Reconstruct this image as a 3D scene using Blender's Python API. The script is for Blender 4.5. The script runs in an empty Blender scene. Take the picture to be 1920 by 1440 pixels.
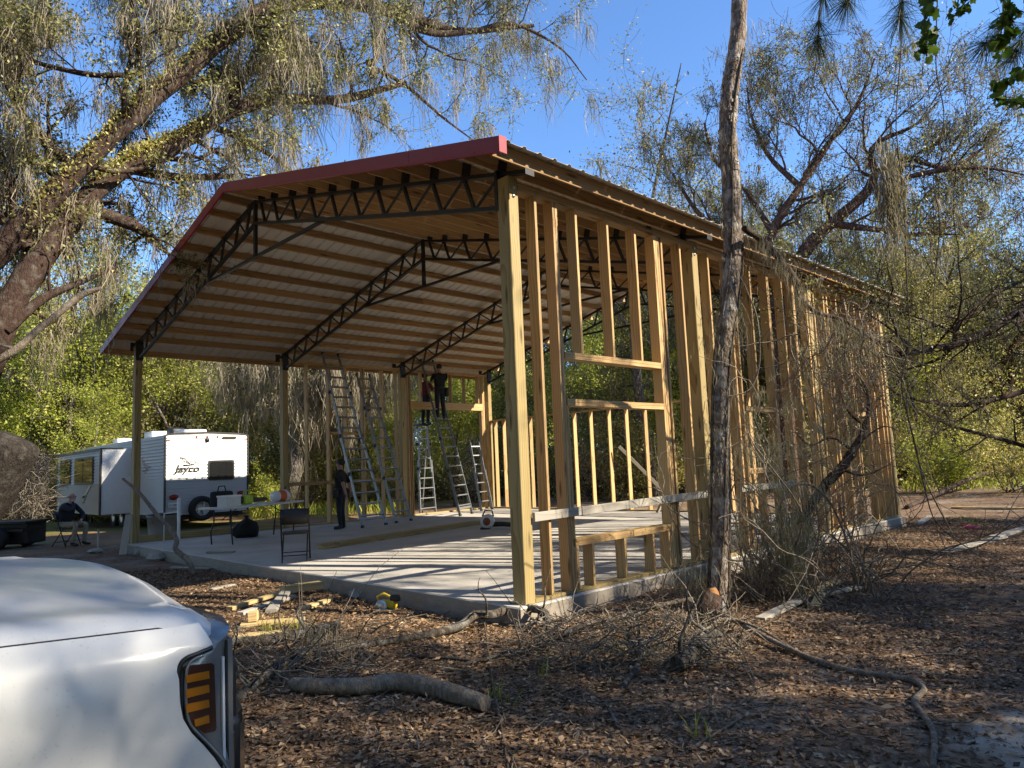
import bpy, bmesh, math, random
import numpy as np
from mathutils import Vector, Matrix, Quaternion

# ------------------------------------------------------------------ camera, sky, sun, exposure
SC = bpy.context.scene
COL = SC.collection
CAM_POS = np.array([5.2041, -5.133, 1.3846])
CAM_YAW, CAM_PITCH, CAM_ROLL, CAM_F = -0.7971, 0.1118, -0.0413, 1337.35 / 1920.0

def cam_axes(yaw, pitch, roll):
    cy, sy, cp, sp = math.cos(yaw), math.sin(yaw), math.cos(pitch), math.sin(pitch)
    f = np.array([sy * cp, cy * cp, sp]); r = np.array([cy, -sy, 0.0]); u = np.cross(r, f)
    c, s = math.cos(roll), math.sin(roll)
    return r * c + u * s, -r * s + u * c, f
AX_R, AX_U, AX_F = cam_axes(CAM_YAW, CAM_PITCH, CAM_ROLL)

cam_data = bpy.data.cameras.new('camera')
cam_data.sensor_width = 36.0
cam_data.lens = CAM_F * 36.0
cam_data.clip_start = 0.05
cam_data.clip_end = 2000
cam = bpy.data.objects.new('camera', cam_data)
COL.objects.link(cam)
cam.matrix_world = Matrix(((AX_R[0], AX_U[0], -AX_F[0], CAM_POS[0]), (AX_R[1], AX_U[1], -AX_F[1], CAM_POS[1]),
                           (AX_R[2], AX_U[2], -AX_F[2], CAM_POS[2]), (0, 0, 0, 1)))
SC.camera = cam

SUN_EL, SUN_AZ = math.radians(35), math.radians(63.5)      # azimuth clockwise from +Y
world = bpy.data.worlds.new('World'); SC.world = world; world.use_nodes = True
wn = world.node_tree.nodes; wn.clear()
w_out = wn.new('ShaderNodeOutputWorld'); w_bg = wn.new('ShaderNodeBackground'); w_sky = wn.new('ShaderNodeTexSky')
w_sky.sky_type = 'NISHITA'; w_sky.sun_disc = False
w_sky.sun_elevation = SUN_EL; w_sky.sun_rotation = SUN_AZ
w_sky.air_density = 1.0; w_sky.dust_density = 0.0; w_sky.ozone_density = 8.0
w_bg.inputs['Strength'].default_value = 0.135
world.node_tree.links.new(w_sky.outputs[0], w_bg.inputs[0]); world.node_tree.links.new(w_bg.outputs[0], w_out.inputs[0])
sun_data = bpy.data.lights.new('sun', 'SUN'); sun_data.energy = 5.0; sun_data.angle = math.radians(0.55); sun_data.color = (1.0, 0.90, 0.74)
sun = bpy.data.objects.new('sun', sun_data); COL.objects.link(sun)
SUN_DIR = np.array([math.sin(SUN_AZ) * math.cos(SUN_EL), math.cos(SUN_AZ) * math.cos(SUN_EL), math.sin(SUN_EL)])
sun.rotation_euler = Vector(SUN_DIR).to_track_quat('Z', 'Y').to_euler()
sun.location = (20, 10, 25)
SC.view_settings.view_transform = 'Standard'; SC.view_settings.look = 'None'
SC.view_settings.exposure = 1.15; SC.view_settings.gamma = 1.0; SC.view_settings.use_curve_mapping = False
SC.cycles.use_denoising = True
SC.cycles.max_bounces = 6; SC.cycles.diffuse_bounces = 3; SC.cycles.glossy_bounces = 3; SC.cycles.transmission_bounces = 4
SC.cycles.transparent_max_bounces = 6
SC.cycles.caustics_reflective = False; SC.cycles.caustics_refractive = False

# ------------------------------------------------------------------ helpers
RNG = np.random.default_rng(7)
def at(px, py, depth):
    """world point seen at a photograph pixel (1920 x 1440) at a given depth in metres"""
    d = AX_F + AX_R * ((px - 960) / 1337.35) - AX_U * ((py - 720) / 1337.35)
    return CAM_POS + d * depth
def on_z(px, py, z):
    d = AX_F + AX_R * ((px - 960) / 1337.35) - AX_U * ((py - 720) / 1337.35)
    return CAM_POS + d * ((z - CAM_POS[2]) / d[2])

def tag(o, label=None, cat=None, group=None, kind=None):
    if label: o['label'] = label
    if cat: o['category'] = cat
    if group: o['group'] = group
    if kind: o['kind'] = kind
    return o
def link(name, me, mat=None, parent=None):
    o = bpy.data.objects.new(name, me); COL.objects.link(o)
    if parent is not None: o.parent = parent
    if mat is not None and me is not None and len(me.materials) == 0: me.materials.append(mat)
    return o
def empty(name, loc=(0, 0, 0), rz=0.0):
    o = bpy.data.objects.new(name, None); COL.objects.link(o); o.location = loc; o.rotation_euler = (0, 0, rz)
    o.empty_display_size = 0.1
    return o
def np_mesh(name, verts, faces, mat=None, smooth=False):
    """verts (N,3), faces (M,k) with one k"""
    verts = np.asarray(verts, np.float32); faces = np.asarray(faces, np.int32)
    me = bpy.data.meshes.new(name); k = faces.shape[1]; m = len(faces)
    me.vertices.add(len(verts)); me.vertices.foreach_set('co', verts.ravel())
    me.loops.add(m * k); me.loops.foreach_set('vertex_index', faces.ravel())
    me.polygons.add(m); me.polygons.foreach_set('loop_start', np.arange(0, m * k, k, dtype=np.int32))
    if smooth: me.polygons.foreach_set('use_smooth', np.ones(m, bool))
    me.update(calc_edges=True)
    if mat is not None: me.materials.append(mat)
    return me

class MB:
    """collects shapes, builds one mesh object"""
    def __init__(self): self.v = []; self.f = []; self.m = []; self.s = []
    def add(self, verts, faces, mi=0, smooth=False):
        b = len(self.v); self.v += [tuple(map(float, p)) for p in verts]
        for f in faces: self.f.append(tuple(int(i) + b for i in f)); self.m.append(mi); self.s.append(smooth)
        return self
    def box(self, c, s, rot=None, mi=0, cham=0.0):
        c = Vector(c); hx, hy, hz = s[0] / 2, s[1] / 2, s[2] / 2
        if cham <= 0:
            vs = [Vector((x, y, z)) for x in (-hx, hx) for y in (-hy, hy) for z in (-hz, hz)]
            fs = [(0, 1, 3, 2), (4, 6, 7, 5), (0, 4, 5, 1), (2, 3, 7, 6), (0, 2, 6, 4), (1, 5, 7, 3)]
        else:
            bm = bmesh.new(); bmesh.ops.create_cube(bm, size=1.0)
            for v in bm.verts: v.co = Vector((v.co.x * s[0], v.co.y * s[1], v.co.z * s[2]))
            bmesh.ops.bevel(bm, geom=list(bm.edges), offset=cham, segments=2, affect='EDGES', profile=0.6)
            bm.verts.index_update()
            vs = [v.co.copy() for v in bm.verts]; fs = [[v.index for v in f.verts] for f in bm.faces]; bm.free()
        if rot is not None:
            rm = rot if isinstance(rot, Matrix) else Matrix.Rotation(rot, 3, 'Z')
            vs = [rm @ v for v in vs]
        return self.add([v + c for v in vs], fs, mi, cham > 0)
    def bar(self, a, b, w, h=None, up=(0, 0, 1), mi=0):
        a, b = Vector(a), Vector(b); h = w if h is None else h
        x = (b - a); L = x.length; x.normalize(); u = Vector(up)
        if abs(u.dot(x)) > 0.98: u = Vector((1, 0, 0)) if abs(x.x) < 0.9 else Vector((0, 1, 0))
        y = u.cross(x).normalized(); z = x.cross(y)
        vs = [a + x * (L * i) + y * (w / 2 * j) + z * (h / 2 * k) for i in (0, 1) for j in (-1, 1) for k in (-1, 1)]
        fs = [(0, 1, 3, 2), (4, 6, 7, 5), (0, 4, 5, 1), (2, 3, 7, 6), (0, 2, 6, 4), (1, 5, 7, 3)]
        return self.add(vs, fs, mi)
    def tube(self, pts, radii, n=8, mi=0, cap=True, smooth=True, wob=0.0, rng=None):
        pts = np.asarray(pts, float); radii = np.broadcast_to(np.asarray(radii, float), (len(pts),))
        v, f = tube_arrays(pts, radii, n, wob, rng)
        self.add(v, f, mi, smooth)
        if cap:
            b = len(self.v) - len(v)
            self.f.append(tuple(b + i for i in range(n))[::-1]); self.m.append(mi); self.s.append(False)
            self.f.append(tuple(b + (len(pts) - 1) * n + i for i in range(n))); self.m.append(mi); self.s.append(False)
        return self
    def cyl(self, a, b, r, n=16, mi=0, r2=None): return self.tube([a, b], [r, r if r2 is None else r2], n, mi)
    def lathe(self, c, prof, n=20, axis='Z', mi=0):
        """prof: list of (r, h)"""
        vs = []
        for r, h in prof:
            for i in range(n):
                t = 2 * math.pi * i / n
                p = (r * math.cos(t), r * math.sin(t), h)
                if axis == 'X': p = (p[2], p[0], p[1])
                elif axis == 'Y': p = (p[0], p[2], p[1])
                vs.append((p[0] + c[0], p[1] + c[1], p[2] + c[2]))
        fs = [(k * n + i, k * n + (i + 1) % n, (k + 1) * n + (i + 1) % n, (k + 1) * n + i) for k in range(len(prof) - 1) for i in range(n)]
        return self.add(vs, fs, mi, True)
    def sphere(self, c, r, n=12, mi=0, sc=(1, 1, 1)):
        prof = [(max(1e-4, math.sin(math.pi * k / n)), -math.cos(math.pi * k / n)) for k in range(n + 1)]
        vs = []; m = n * 2
        for a, h in prof:
            for i in range(m):
                t = 2 * math.pi * i / m
                vs.append((c[0] + r * sc[0] * a * math.cos(t), c[1] + r * sc[1] * a * math.sin(t), c[2] + r * sc[2] * h))
        fs = [(k * m + i, k * m + (i + 1) % m, (k + 1) * m + (i + 1) % m, (k + 1) * m + i) for k in range(n) for i in range(m)]
        return self.add(vs, fs, mi, True)
    def prism(self, poly, h, axis='Z', off=0.0, mi=0):
        """poly 2-D outline extruded along an axis from off to off+h"""
        n = len(poly); vs = []
        for k in (off, off + h):
            for a, b in poly: vs.append((a, b, k) if axis == 'Z' else ((k, a, b) if axis == 'X' else (a, k, b)))
        fs = [tuple(range(n))[::-1], tuple(range(n, 2 * n))] + [(i, (i + 1) % n, n + (i + 1) % n, n + i) for i in range(n)]
        return self.add(vs, fs, mi)
    def mesh(self, name, mats):
        me = bpy.data.meshes.new(name); me.from_pydata(self.v, [], self.f)
        if not isinstance(mats, (list, tuple)): mats = [mats]
        for m in mats: me.materials.append(m)
        me.polygons.foreach_set('material_index', self.m); me.polygons.foreach_set('use_smooth', self.s)
        bm = bmesh.new(); bm.from_mesh(me); bmesh.ops.recalc_face_normals(bm, faces=bm.faces); bm.to_mesh(me); bm.free()
        me.update(); return me
    def build(self, name, mats, parent=None, loc=None, rot=None):
        o = link(name, self.mesh(name, mats), None, parent)
        if loc is not None: o.location = loc
        if rot is not None: o.rotation_euler = rot
        return o

def tube_arrays(pts, radii, n, wob=0.0, rng=None):
    t = np.gradient(pts, axis=0) if len(pts) > 2 else np.repeat((pts[1] - pts[0])[None], 2, 0)
    t /= np.linalg.norm(t, axis=1, keepdims=True) + 1e-12
    ref = np.array([0, 0, 1.0]) if abs(t[0][2]) < 0.9 else np.array([1.0, 0, 0])
    a = np.cross(t[0], ref); a /= np.linalg.norm(a)
    ang = np.arange(n) * 2 * np.pi / n; ca, sa = np.cos(ang), np.sin(ang)
    rings = np.empty((len(pts), n, 3))
    for i in range(len(pts)):
        a = a - t[i] * (a @ t[i]); a /= np.linalg.norm(a) + 1e-12
        b = np.cross(t[i], a); rr = radii[i]
        if wob and rng is not None: rr = rr * (1 + wob * rng.normal(size=n))[:, None]
        rings[i] = pts[i] + rr * (ca[:, None] * a + sa[:, None] * b)
    v = rings.reshape(-1, 3); m = len(pts)
    i = np.arange(m - 1)[:, None] * n; j = np.arange(n)[None]; j2 = (j + 1) % n
    f = np.stack([i + j, i + j2, i + n + j2, i + n + j], -1).reshape(-1, 4)
    return v, f
def spline(pts, n):
    """Catmull-Rom through points (any columns)"""
    P = np.asarray(pts, float); P = np.vstack([2 * P[0] - P[1], P, 2 * P[-1] - P[-2]])
    out = []; segs = len(P) - 3
    for k in range(n):
        s = k / (n - 1) * segs; i = min(int(s), segs - 1); t = s - i
        a, b, c, d = P[i], P[i + 1], P[i + 2], P[i + 3]
        out.append(0.5 * (2 * b + (c - a) * t + (2 * a - 5 * b + 4 * c - d) * t * t + (3 * b - a - 3 * c + d) * t ** 3))
    return np.array(out)

# ------------------------------------------------------------------ materials
class NT:
    def __init__(self, name):
        self.mat = bpy.data.materials.new(name); self.mat.use_nodes = True
        self.t = self.mat.node_tree; self.n = self.t.nodes; self.n.clear()
        self.out = self.n.new('ShaderNodeOutputMaterial')
        self.b = self.n.new('ShaderNodeBsdfPrincipled'); self.t.links.new(self.b.outputs[0], self.out.inputs[0])
    def new(self, kind, **kw):
        nd = self.n.new('ShaderNode' + kind)
        for k, v in kw.items(): setattr(nd, k, v)
        return nd
    def put(self, sock, v):
        if isinstance(v, bpy.types.NodeSocket): self.t.links.new(v, sock)
        else:
            if hasattr(sock.default_value, '__len__') and not hasattr(v, '__len__'): v = (v, v, v)
            if hasattr(v, '__len__') and len(v) == 3 and len(sock.default_value) == 4: v = (*v, 1)
            sock.default_value = v
    def set(self, **kw):
        for k, v in kw.items(): self.put(self.b.inputs[k.replace('_', ' ')], v)
        return self
    def math(self, op, a, b=None, c=None):
        nd = self.new('Math', operation=op); self.put(nd.inputs[0], a)
        if b is not None: self.put(nd.inputs[1], b)
        if c is not None: self.put(nd.inputs[2], c)
        return nd.outputs[0]
    def vmath(self, op, a, b=None):
        nd = self.new('VectorMath', operation=op); self.put(nd.inputs[0], a)
        if b is not None: self.put(nd.inputs[1], b)
        return nd.outputs[0]
    def mix(self, fac, a, b, blend='MIX'):
        nd = self.new('Mix', data_type='RGBA', blend_type=blend); self.put(nd.inputs[0], fac); self.put(nd.inputs[6], a); self.put(nd.inputs[7], b)
        return nd.outputs[2]
    def noise(self, vec, scale, detail=4, rough=0.55, dist=0.0, out='Fac'):
        nd = self.new('TexNoise'); self.put(nd.inputs['Vector'], vec)
        nd.inputs['Scale'].default_value = scale; nd.inputs['Detail'].default_value = detail
        nd.inputs['Roughness'].default_value = rough; nd.inputs['Distortion'].default_value = dist
        return nd.outputs[out]
    def vor(self, vec, scale, feature='F1', out='Distance', rnd=1.0):
        nd = self.new('TexVoronoi', feature=feature); self.put(nd.inputs['Vector'], vec)
        nd.inputs['Scale'].default_value = scale; nd.inputs['Randomness'].default_value = rnd
        return nd.outputs[out]
    def ramp(self, fac, stops, interp='LINEAR'):
        nd = self.new('ValToRGB'); nd.color_ramp.interpolation = interp; self.put(nd.inputs[0], fac)
        cr = nd.color_ramp
        while len(cr.elements) < len(stops): cr.elements.new(0.5)
        for e, (p, c) in zip(cr.elements, stops):
            e.position = p; e.color = (*c, 1) if hasattr(c, '__len__') else (c, c, c, 1)
        return nd.outputs[0]
    def coord(self, which='Object'): return self.new('TexCoord').outputs[which]
    def scale(self, vec, s): return self.vmath('MULTIPLY', vec, s)
    def bump(self, h, strength=0.3, dist=0.01):
        nd = self.new('Bump'); nd.inputs['Strength'].default_value = strength; nd.inputs['Distance'].default_value = dist
        self.put(nd.inputs['Height'], h); self.t.links.new(nd.outputs[0], self.b.inputs['Normal']); return self
    def rnd(self): return self.new('ObjectInfo').outputs['Random']
    def island(self): return self.new('NewGeometry').outputs['Random Per Island']

M = {}
def plain(name, col, rough=0.6, metal=0.0, var=0.12, nscale=9.0, spec=0.5, coat=0.0):
    t = NT(name); c = t.coord(); n = t.noise(c, nscale, 5)
    f = t.math('MULTIPLY_ADD', n, 2 * var, 1 - var)
    t.set(Base_Color=t.mix(1.0, col, t.math('MULTIPLY', f, 1.0), 'MULTIPLY'), Roughness=t.math('MULTIPLY_ADD', n, 0.18, rough - 0.09), Metallic=metal)
    t.b.inputs['Specular IOR Level'].default_value = spec
    if coat: t.b.inputs['Coat Weight'].default_value = coat
    M[name] = t.mat; return t.mat

def wood(name, light, dark, green=0.0, rough=0.62, knots=True, grey=None):
    t = NT(name); c = t.coord(); r = t.rnd()
    off = t.new('CombineXYZ'); t.put(off.inputs[0], t.math('MULTIPLY', r, 37.0))
    t.put(off.inputs[1], t.math('MULTIPLY_ADD', r, 0.9, -0.33)); t.put(off.inputs[2], t.math('MULTIPLY_ADD', t.math('FRACT', t.math('MULTIPLY', r, 7.31)), 0.35, 0.03))
    p = t.vmath('ADD', c, off.outputs[0])
    nz = t.new('TexNoise'); t.put(nz.inputs['Vector'], t.scale(p, (0.9, 3.0, 3.0))); nz.inputs['Scale'].default_value = 1.0; nz.inputs['Detail'].default_value = 2
    p2 = t.vmath('ADD', t.scale(p, (0.03, 1, 1)), t.scale(t.vmath('SUBTRACT', nz.outputs['Color'], (0.5, 0.5, 0.5)), (0.1, 0.1, 0.1)))
    w = t.new('TexWave', wave_type='RINGS', rings_direction='X', wave_profile='SAW'); t.put(w.inputs['Vector'], p2)
    w.inputs['Scale'].default_value = 13.0; w.inputs['Distortion'].default_value = 1.3; w.inputs['Detail'].default_value = 2; w.inputs['Detail Scale'].default_value = 1.5
    fine = t.noise(t.scale(p, (2.5, 90, 90)), 1.0, 3)
    g = t.math('MULTIPLY_ADD', fine, 0.35, t.math('MULTIPLY', w.outputs['Fac'], 0.75))
    col = t.ramp(g, [(0.05, light), (0.62, [a * 0.72 + b * 0.28 for a, b in zip(light, dark)]), (0.95, dark)])
    if knots:
        kd = t.vor(t.scale(p, (1.6, 9.0, 9.0)), 1.0, rnd=0.95)
        col = t.mix(t.ramp(kd, [(0.06, 0.9), (0.13, 0.55), (0.2, 0.0)]), col, [x * 0.3 for x in dark])
    blotch = t.noise(t.scale(p, (0.8, 5, 5)), 1.2, 3)
    col = t.mix(t.math('MULTIPLY', t.ramp(blotch, [(0.45, 0.0), (0.75, 1.0)]), 0.3), col, dark)
    if grey: col = t.mix(t.math('MULTIPLY', t.noise(t.scale(p, (0.5, 9, 9)), 2.0, 4), 0.9), col, grey)
    vary = t.math('MULTIPLY_ADD', t.math('FRACT', t.math('MULTIPLY', r, 13.7)), 0.46, 0.70)
    col = t.mix(1.0, col, vary, 'MULTIPLY')
    col = t.mix(t.math('MULTIPLY', t.math('FRACT', t.math('MULTIPLY', r, 5.17)), 0.35), col, t.mix(1.0, col, (0.92, 1.0, 0.95), 'MULTIPLY'))
    t.set(Base_Color=col, Roughness=t.math('MULTIPLY_ADD', fine, 0.2, rough - 0.1))
    t.b.inputs['Specular IOR Level'].default_value = 0.3
    t.bump(g, 0.25, 0.0015)
    M[name] = t.mat; return t.mat
wood('pine', (0.60, 0.40, 0.185), (0.36, 0.19, 0.065))
wood('treated', (0.43, 0.33, 0.145), (0.26, 0.165, 0.06))
wood('purlin_pine', (0.50, 0.32, 0.15), (0.30, 0.155, 0.06))
wood('grey_board', (0.42, 0.36, 0.27), (0.24, 0.18, 0.12), grey=(0.42, 0.40, 0.36))
wood('cut_pine', (0.66, 0.50, 0.25), (0.45, 0.29, 0.11), knots=False)
plain('black_steel', (0.022, 0.021, 0.021), 0.5, 0.3)
plain('galv', (0.55, 0.55, 0.53), 0.38, 0.9, 0.08)
plain('aluminium', (0.27, 0.27, 0.265), 0.45, 0.6, 0.15)
plain('black_plastic', (0.016, 0.016, 0.017), 0.5)
plain('rubber', (0.02, 0.02, 0.02), 0.8)
plain('red_trim', (0.27, 0.016, 0.024), 0.38, 0.0, 0.06, 3.0)
plain('white_sheet', (0.64, 0.62, 0.57), 0.5, 0.0, 0.07, 3.0)
plain('orange', (0.65, 0.12, 0.02), 0.5)
plain('red', (0.5, 0.03, 0.03), 0.5)
plain('yellow', (0.68, 0.46, 0.02), 0.45)
plain('lime', (0.42, 0.55, 0.03), 0.45)
plain('pale_plastic', (0.62, 0.62, 0.58), 0.5)
plain('dark_cloth', (0.012, 0.012, 0.015), 0.9)
plain('white_paper', (0.8, 0.8, 0.78), 0.7)
# ------------------------------------------------------------------ ground
def ground_z(x, y):
    x = np.asarray(x, float); y = np.asarray(y, float)
    z = -0.14 + 0.028 * np.sin(0.9 * x + 1.3 * np.sin(0.5 * y)) * np.sin(0.8 * y + 0.6) + 0.014 * np.sin(2.3 * x + 0.7) * np.sin(2.7 * y + 1.9 + x)
    z += 0.007 * np.sin(6.1 * x + 2 * y) * np.sin(5.3 * y - 1.7 * x)
    # soil heaped against the long side of the slab, sinking a little by the road on the right
    z += 0.05 * np.exp(-((x - 0.9) / 0.7) ** 2) * (1 / (1 + np.exp(-(y - 4.5) * 2))) * (y < 12)
    # worn lower along the foot of the slab
    z -= 0.055 * np.exp(-(np.maximum(0, np.abs(y - 5.3) - 5.5) / 0.45) ** 2 - (np.maximum(0, np.abs(x + 6) - 6.15) / 0.4) ** 2)
    far = np.clip((np.hypot(x + 5, y - 5) - 25) / 60, 0, 1)
    z += far * (0.5 * np.sin(0.05 * x) + 0.4 * np.sin(0.07 * y + 1))
    # keep it under the slab
    ins = (x > -12.4) & (x < 0.1) & (y > -0.1) & (y < 10.9)
    return np.where(ins, -0.24, z)
def gz(x, y): return float(ground_z(x, y))
def graded(a, b, lo, hi, fine):
    c = list(np.arange(lo, hi + 1e-6, fine)); s = fine; x = lo
    left = []
    while x > a: s *= 1.18; x -= s; left.append(max(x, a))
    s = fine; x = hi; right = []
    while x < b: s *= 1.18; x += s; right.append(min(x, b))
    return np.array(left[::-1] + c + right)
gx = graded(-420, 420, -16, 8, 0.15); gy = graded(-420, 420, -7, 14, 0.15)
GX, GY = np.meshgrid(gx, gy, indexing='ij')
gv = np.stack([GX, GY, ground_z(GX, GY)], -1).reshape(-1, 3)
ny = len(gy); ii = np.arange(len(gx) - 1)[:, None] * ny + np.arange(ny - 1)[None]
gf = np.stack([ii, ii + ny, ii + ny + 1, ii + 1], -1).reshape(-1, 4)

t = NT('forest_floor'); c = t.coord()
warp = t.noise(c, 3.0, 3, out='Color')
pw = t.vmath('ADD', c, t.scale(warp, (0.12, 0.12, 0.0)))
cell = t.vor(pw, 17.0, out='Color'); cell2 = t.vor(t.vmath('ADD', pw, (3.3, 1.7, 0)), 26.0, out='Color')
sep = t.new('SeparateColor'); t.put(sep.inputs[0], cell); sep2 = t.new('SeparateColor'); t.put(sep2.inputs[0], cell2)
leafc = t.ramp(sep.outputs[0], [(0.0, (0.075, 0.045, 0.027)), (0.3, (0.13, 0.08, 0.045)), (0.6, (0.20, 0.125, 0.072)), (0.85, (0.22, 0.13, 0.075)), (1.0, (0.30, 0.21, 0.13))])
leafc2 = t.ramp(sep2.outputs[1], [(0.0, (0.08, 0.052, 0.034)), (0.5, (0.17, 0.11, 0.065)), (1.0, (0.24, 0.15, 0.09))])
lc = t.mix(t.ramp(t.noise(c, 9, 3), [(0.42, 0.0), (0.58, 1.0)]), leafc, leafc2)
soil = t.mix(t.noise(c, 22, 5), (0.20, 0.16, 0.125), (0.34, 0.285, 0.225))
sand = t.mix(t.noise(c, 30, 4), (0.32, 0.265, 0.20), (0.46, 0.395, 0.31))
bare = t.ramp(t.noise(t.vmath('ADD', c, (4, 2, 0)), 0.75, 5, 0.62), [(0.52, 0.0), (0.62, 1.0)])
col = t.mix(t.math('MULTIPLY', bare, t.ramp(t.noise(c, 14, 4), [(0.35, 0.15), (0.6, 0.95)])), lc, soil)
sx = t.new('SeparateXYZ'); t.put(sx.inputs[0], c)
# the pale wheel track that crosses the lower right corner, and the sandy yard by the camper
d2 = t.vmath('SUBTRACT', c, (4.45, -0.45, 0.0)); dl = t.new('VectorMath', operation='LENGTH'); t.put(dl.inputs[0], t.scale(d2, (1.0, 0.5, 0.0)))
track = t.ramp(t.math('MULTIPLY_ADD', t.noise(c, 3.5, 5), 0.9, dl.outputs['Value']), [(0.72, 1.0), (0.9, 0.0)])
col = t.mix(t.math('MULTIPLY', track, 0.9), col, sand)
yard = t.math('MULTIPLY', t.ramp(t.math('MULTIPLY', sx.outputs[0], -0.04), [(0.48, 0.0), (0.58, 1.0)]), t.ramp(t.noise(c, 0.5, 4), [(0.38, 0.0), (0.55, 1.0)]))
straw = t.mix(t.noise(t.scale(c, (1, 3, 1)), 12, 4), (0.20, 0.105, 0.05), (0.36, 0.22, 0.11))
col = t.mix(t.math('MULTIPLY', yard, 0.8), col, straw)
grass = t.math('MULTIPLY', t.ramp(t.math('MULTIPLY', sx.outputs[0], -0.04), [(0.62, 0.0), (0.72, 1.0)]), t.ramp(t.noise(t.vmath('ADD', c, (9, 3, 0)), 0.28, 3), [(0.45, 0.0), (0.55, 1.0)]))
col = t.mix(t.math('MULTIPLY', grass, 0.8), col, t.mix(t.noise(c, 18, 4), (0.08, 0.10, 0.02), (0.2, 0.22, 0.05)))
t.set(Base_Color=col, Roughness=0.88); t.b.inputs['Specular IOR Level'].default_value = 0.2
h = t.math('ADD', t.math('MULTIPLY', sep.outputs[1], 0.5), t.math('MULTIPLY', t.noise(c, 40, 4), 0.5))
t.bump(h, 0.8, 0.02)
M['floor'] = t.mat
ground = link('ground', np_mesh('ground', gv, gf, M['floor'], True))
tag(ground, 'brown leaf-strewn sandy ground of the clearing', kind='structure')

# ------------------------------------------------------------------ concrete slab
t = NT('concrete'); c = t.coord()
n1 = t.noise(c, 1.3, 5, 0.6); n2 = t.noise(c, 40, 4); n3 = t.noise(t.scale(c, (3, 0.6, 1)), 3, 4)
col = t.ramp(n1, [(0.3, (0.38, 0.345, 0.295)), (0.55, (0.49, 0.455, 0.395)), (0.8, (0.56, 0.525, 0.465))])
col = t.mix(t.math('MULTIPLY', t.ramp(n3, [(0.5, 0.0), (0.75, 1.0)]), 0.35), col, (0.36, 0.33, 0.29))
col = t.mix(t.math('MULTIPLY', t.ramp(t.vor(c, 9.0), [(0.02, 1.0), (0.07, 0.0)]), 0.75), col, (0.10, 0.085, 0.07))
col = t.mix(t.math('MULTIPLY', t.ramp(t.vor(t.vmath('ADD', c, (5, 1, 0)), 23.0), [(0.03, 1.0), (0.1, 0.0)]), 0.5), col, (0.2, 0.17, 0.14))
geo = t.new('NewGeometry'); sn = t.new('SeparateXYZ'); t.put(sn.inputs[0], geo.outputs['Normal'])
side = t.math('LESS_THAN', t.math('ABSOLUTE', sn.outputs[2]), 0.5)
dirt = t.mix(t.noise(t.scale(c, (2, 2, 7)), 3.0, 5), (0.17, 0.135, 0.10), (0.40, 0.35, 0.28))
col = t.mix(side, col, dirt)
t.set(Base_Color=col, Roughness=0.8); t.bump(t.math('ADD', n2, t.math('MULTIPLY', n1, 0.4)), 0.25, 0.006)
M['concrete'] = t.mat
SX0, SX1, SY0, SY1 = -12.12, 0.125, -0.17, 10.85
def slab_mesh():
    mb = MB(); n = 60
    # outline with an uneven hand-cast edge; corner notches for the posts are hidden by the posts
    pts = []
    r = np.random.default_rng(3)
    for a, b, k in (((SX0, SY0), (SX1, SY0), n), ((SX1, SY0), (SX1, SY1), n), ((SX1, SY1), (SX0, SY1), 12), ((SX0, SY1), (SX0, SY0), 12)):
        for i in range(k):
            u = i / k; pts.append((a[0] + (b[0] - a[0]) * u + r.normal() * 0.006, a[1] + (b[1] - a[1]) * u + r.normal() * 0.006))
    m = len(pts)
    v = [(x, y, 0.0) for x, y in pts] + [(x + 0.012 * np.sign(x + 6), y + 0.012 * np.sign(y - 5), -0.014) for x, y in pts] + [(x + 0.02 * np.sign(x + 6), y + 0.02 * np.sign(y - 5), -0.34) for x, y in pts]
    f = [tuple(range(m))]
    for k in (0, 1):
        f += [(k * m + i, (k + 1) * m + i, (k + 1) * m + (i + 1) % m, k * m + (i + 1) % m) for i in range(m)]
    mb.add(v, f); return mb
slab = slab_mesh().build('concrete_slab', M['concrete']); tag(slab, 'pale concrete floor slab under the barn', kind='structure')

# ------------------------------------------------------------------ lumber
_lum = {}
def lumber(name, p0, p1, w, h, mat, parent=None, up=(0, 0, 1), cham=0.004):
    """a board from p0 to p1: grain along local X, w across, h along `up`; alike boards share their mesh"""
    p0, p1 = Vector(p0), Vector(p1); d = p1 - p0; L = d.length; d.normalize(); u = Vector(up)
    if abs(u.dot(d)) > 0.98: u = Vector((1, 0, 0))
    y = u.cross(d).normalized(); z = d.cross(y)
    key = (round(L, 3), round(w, 4), round(h, 4), mat)
    if key not in _lum:
        a, b, e = w / 2, h / 2, cham
        sec = [(-a + e, -b), (a - e, -b), (a, -b + e), (a, b - e), (a - e, b), (-a + e, b), (-a, b - e), (-a, -b + e)]
        v = [(0, *s) for s in sec] + [(L, *s) for s in sec]
        f = [tuple(range(8))[::-1], tuple(range(8, 16))] + [(i, (i + 1) % 8, 8 + (i + 1) % 8, 8 + i) for i in range(8)]
        mb = MB().add(v, f); _lum[key] = mb.mesh('board', M[mat])
    o = bpy.data.objects.new(name, _lum[key]); COL.objects.link(o)
    if parent is not None: o.parent = parent
    o.matrix_local = Matrix(((d.x, y.x, z.x, p0.x), (d.y, y.y, z.y, p0.y), (d.z, y.z, z.z, p0.z), (0, 0, 0, 1)))
    return o

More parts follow.
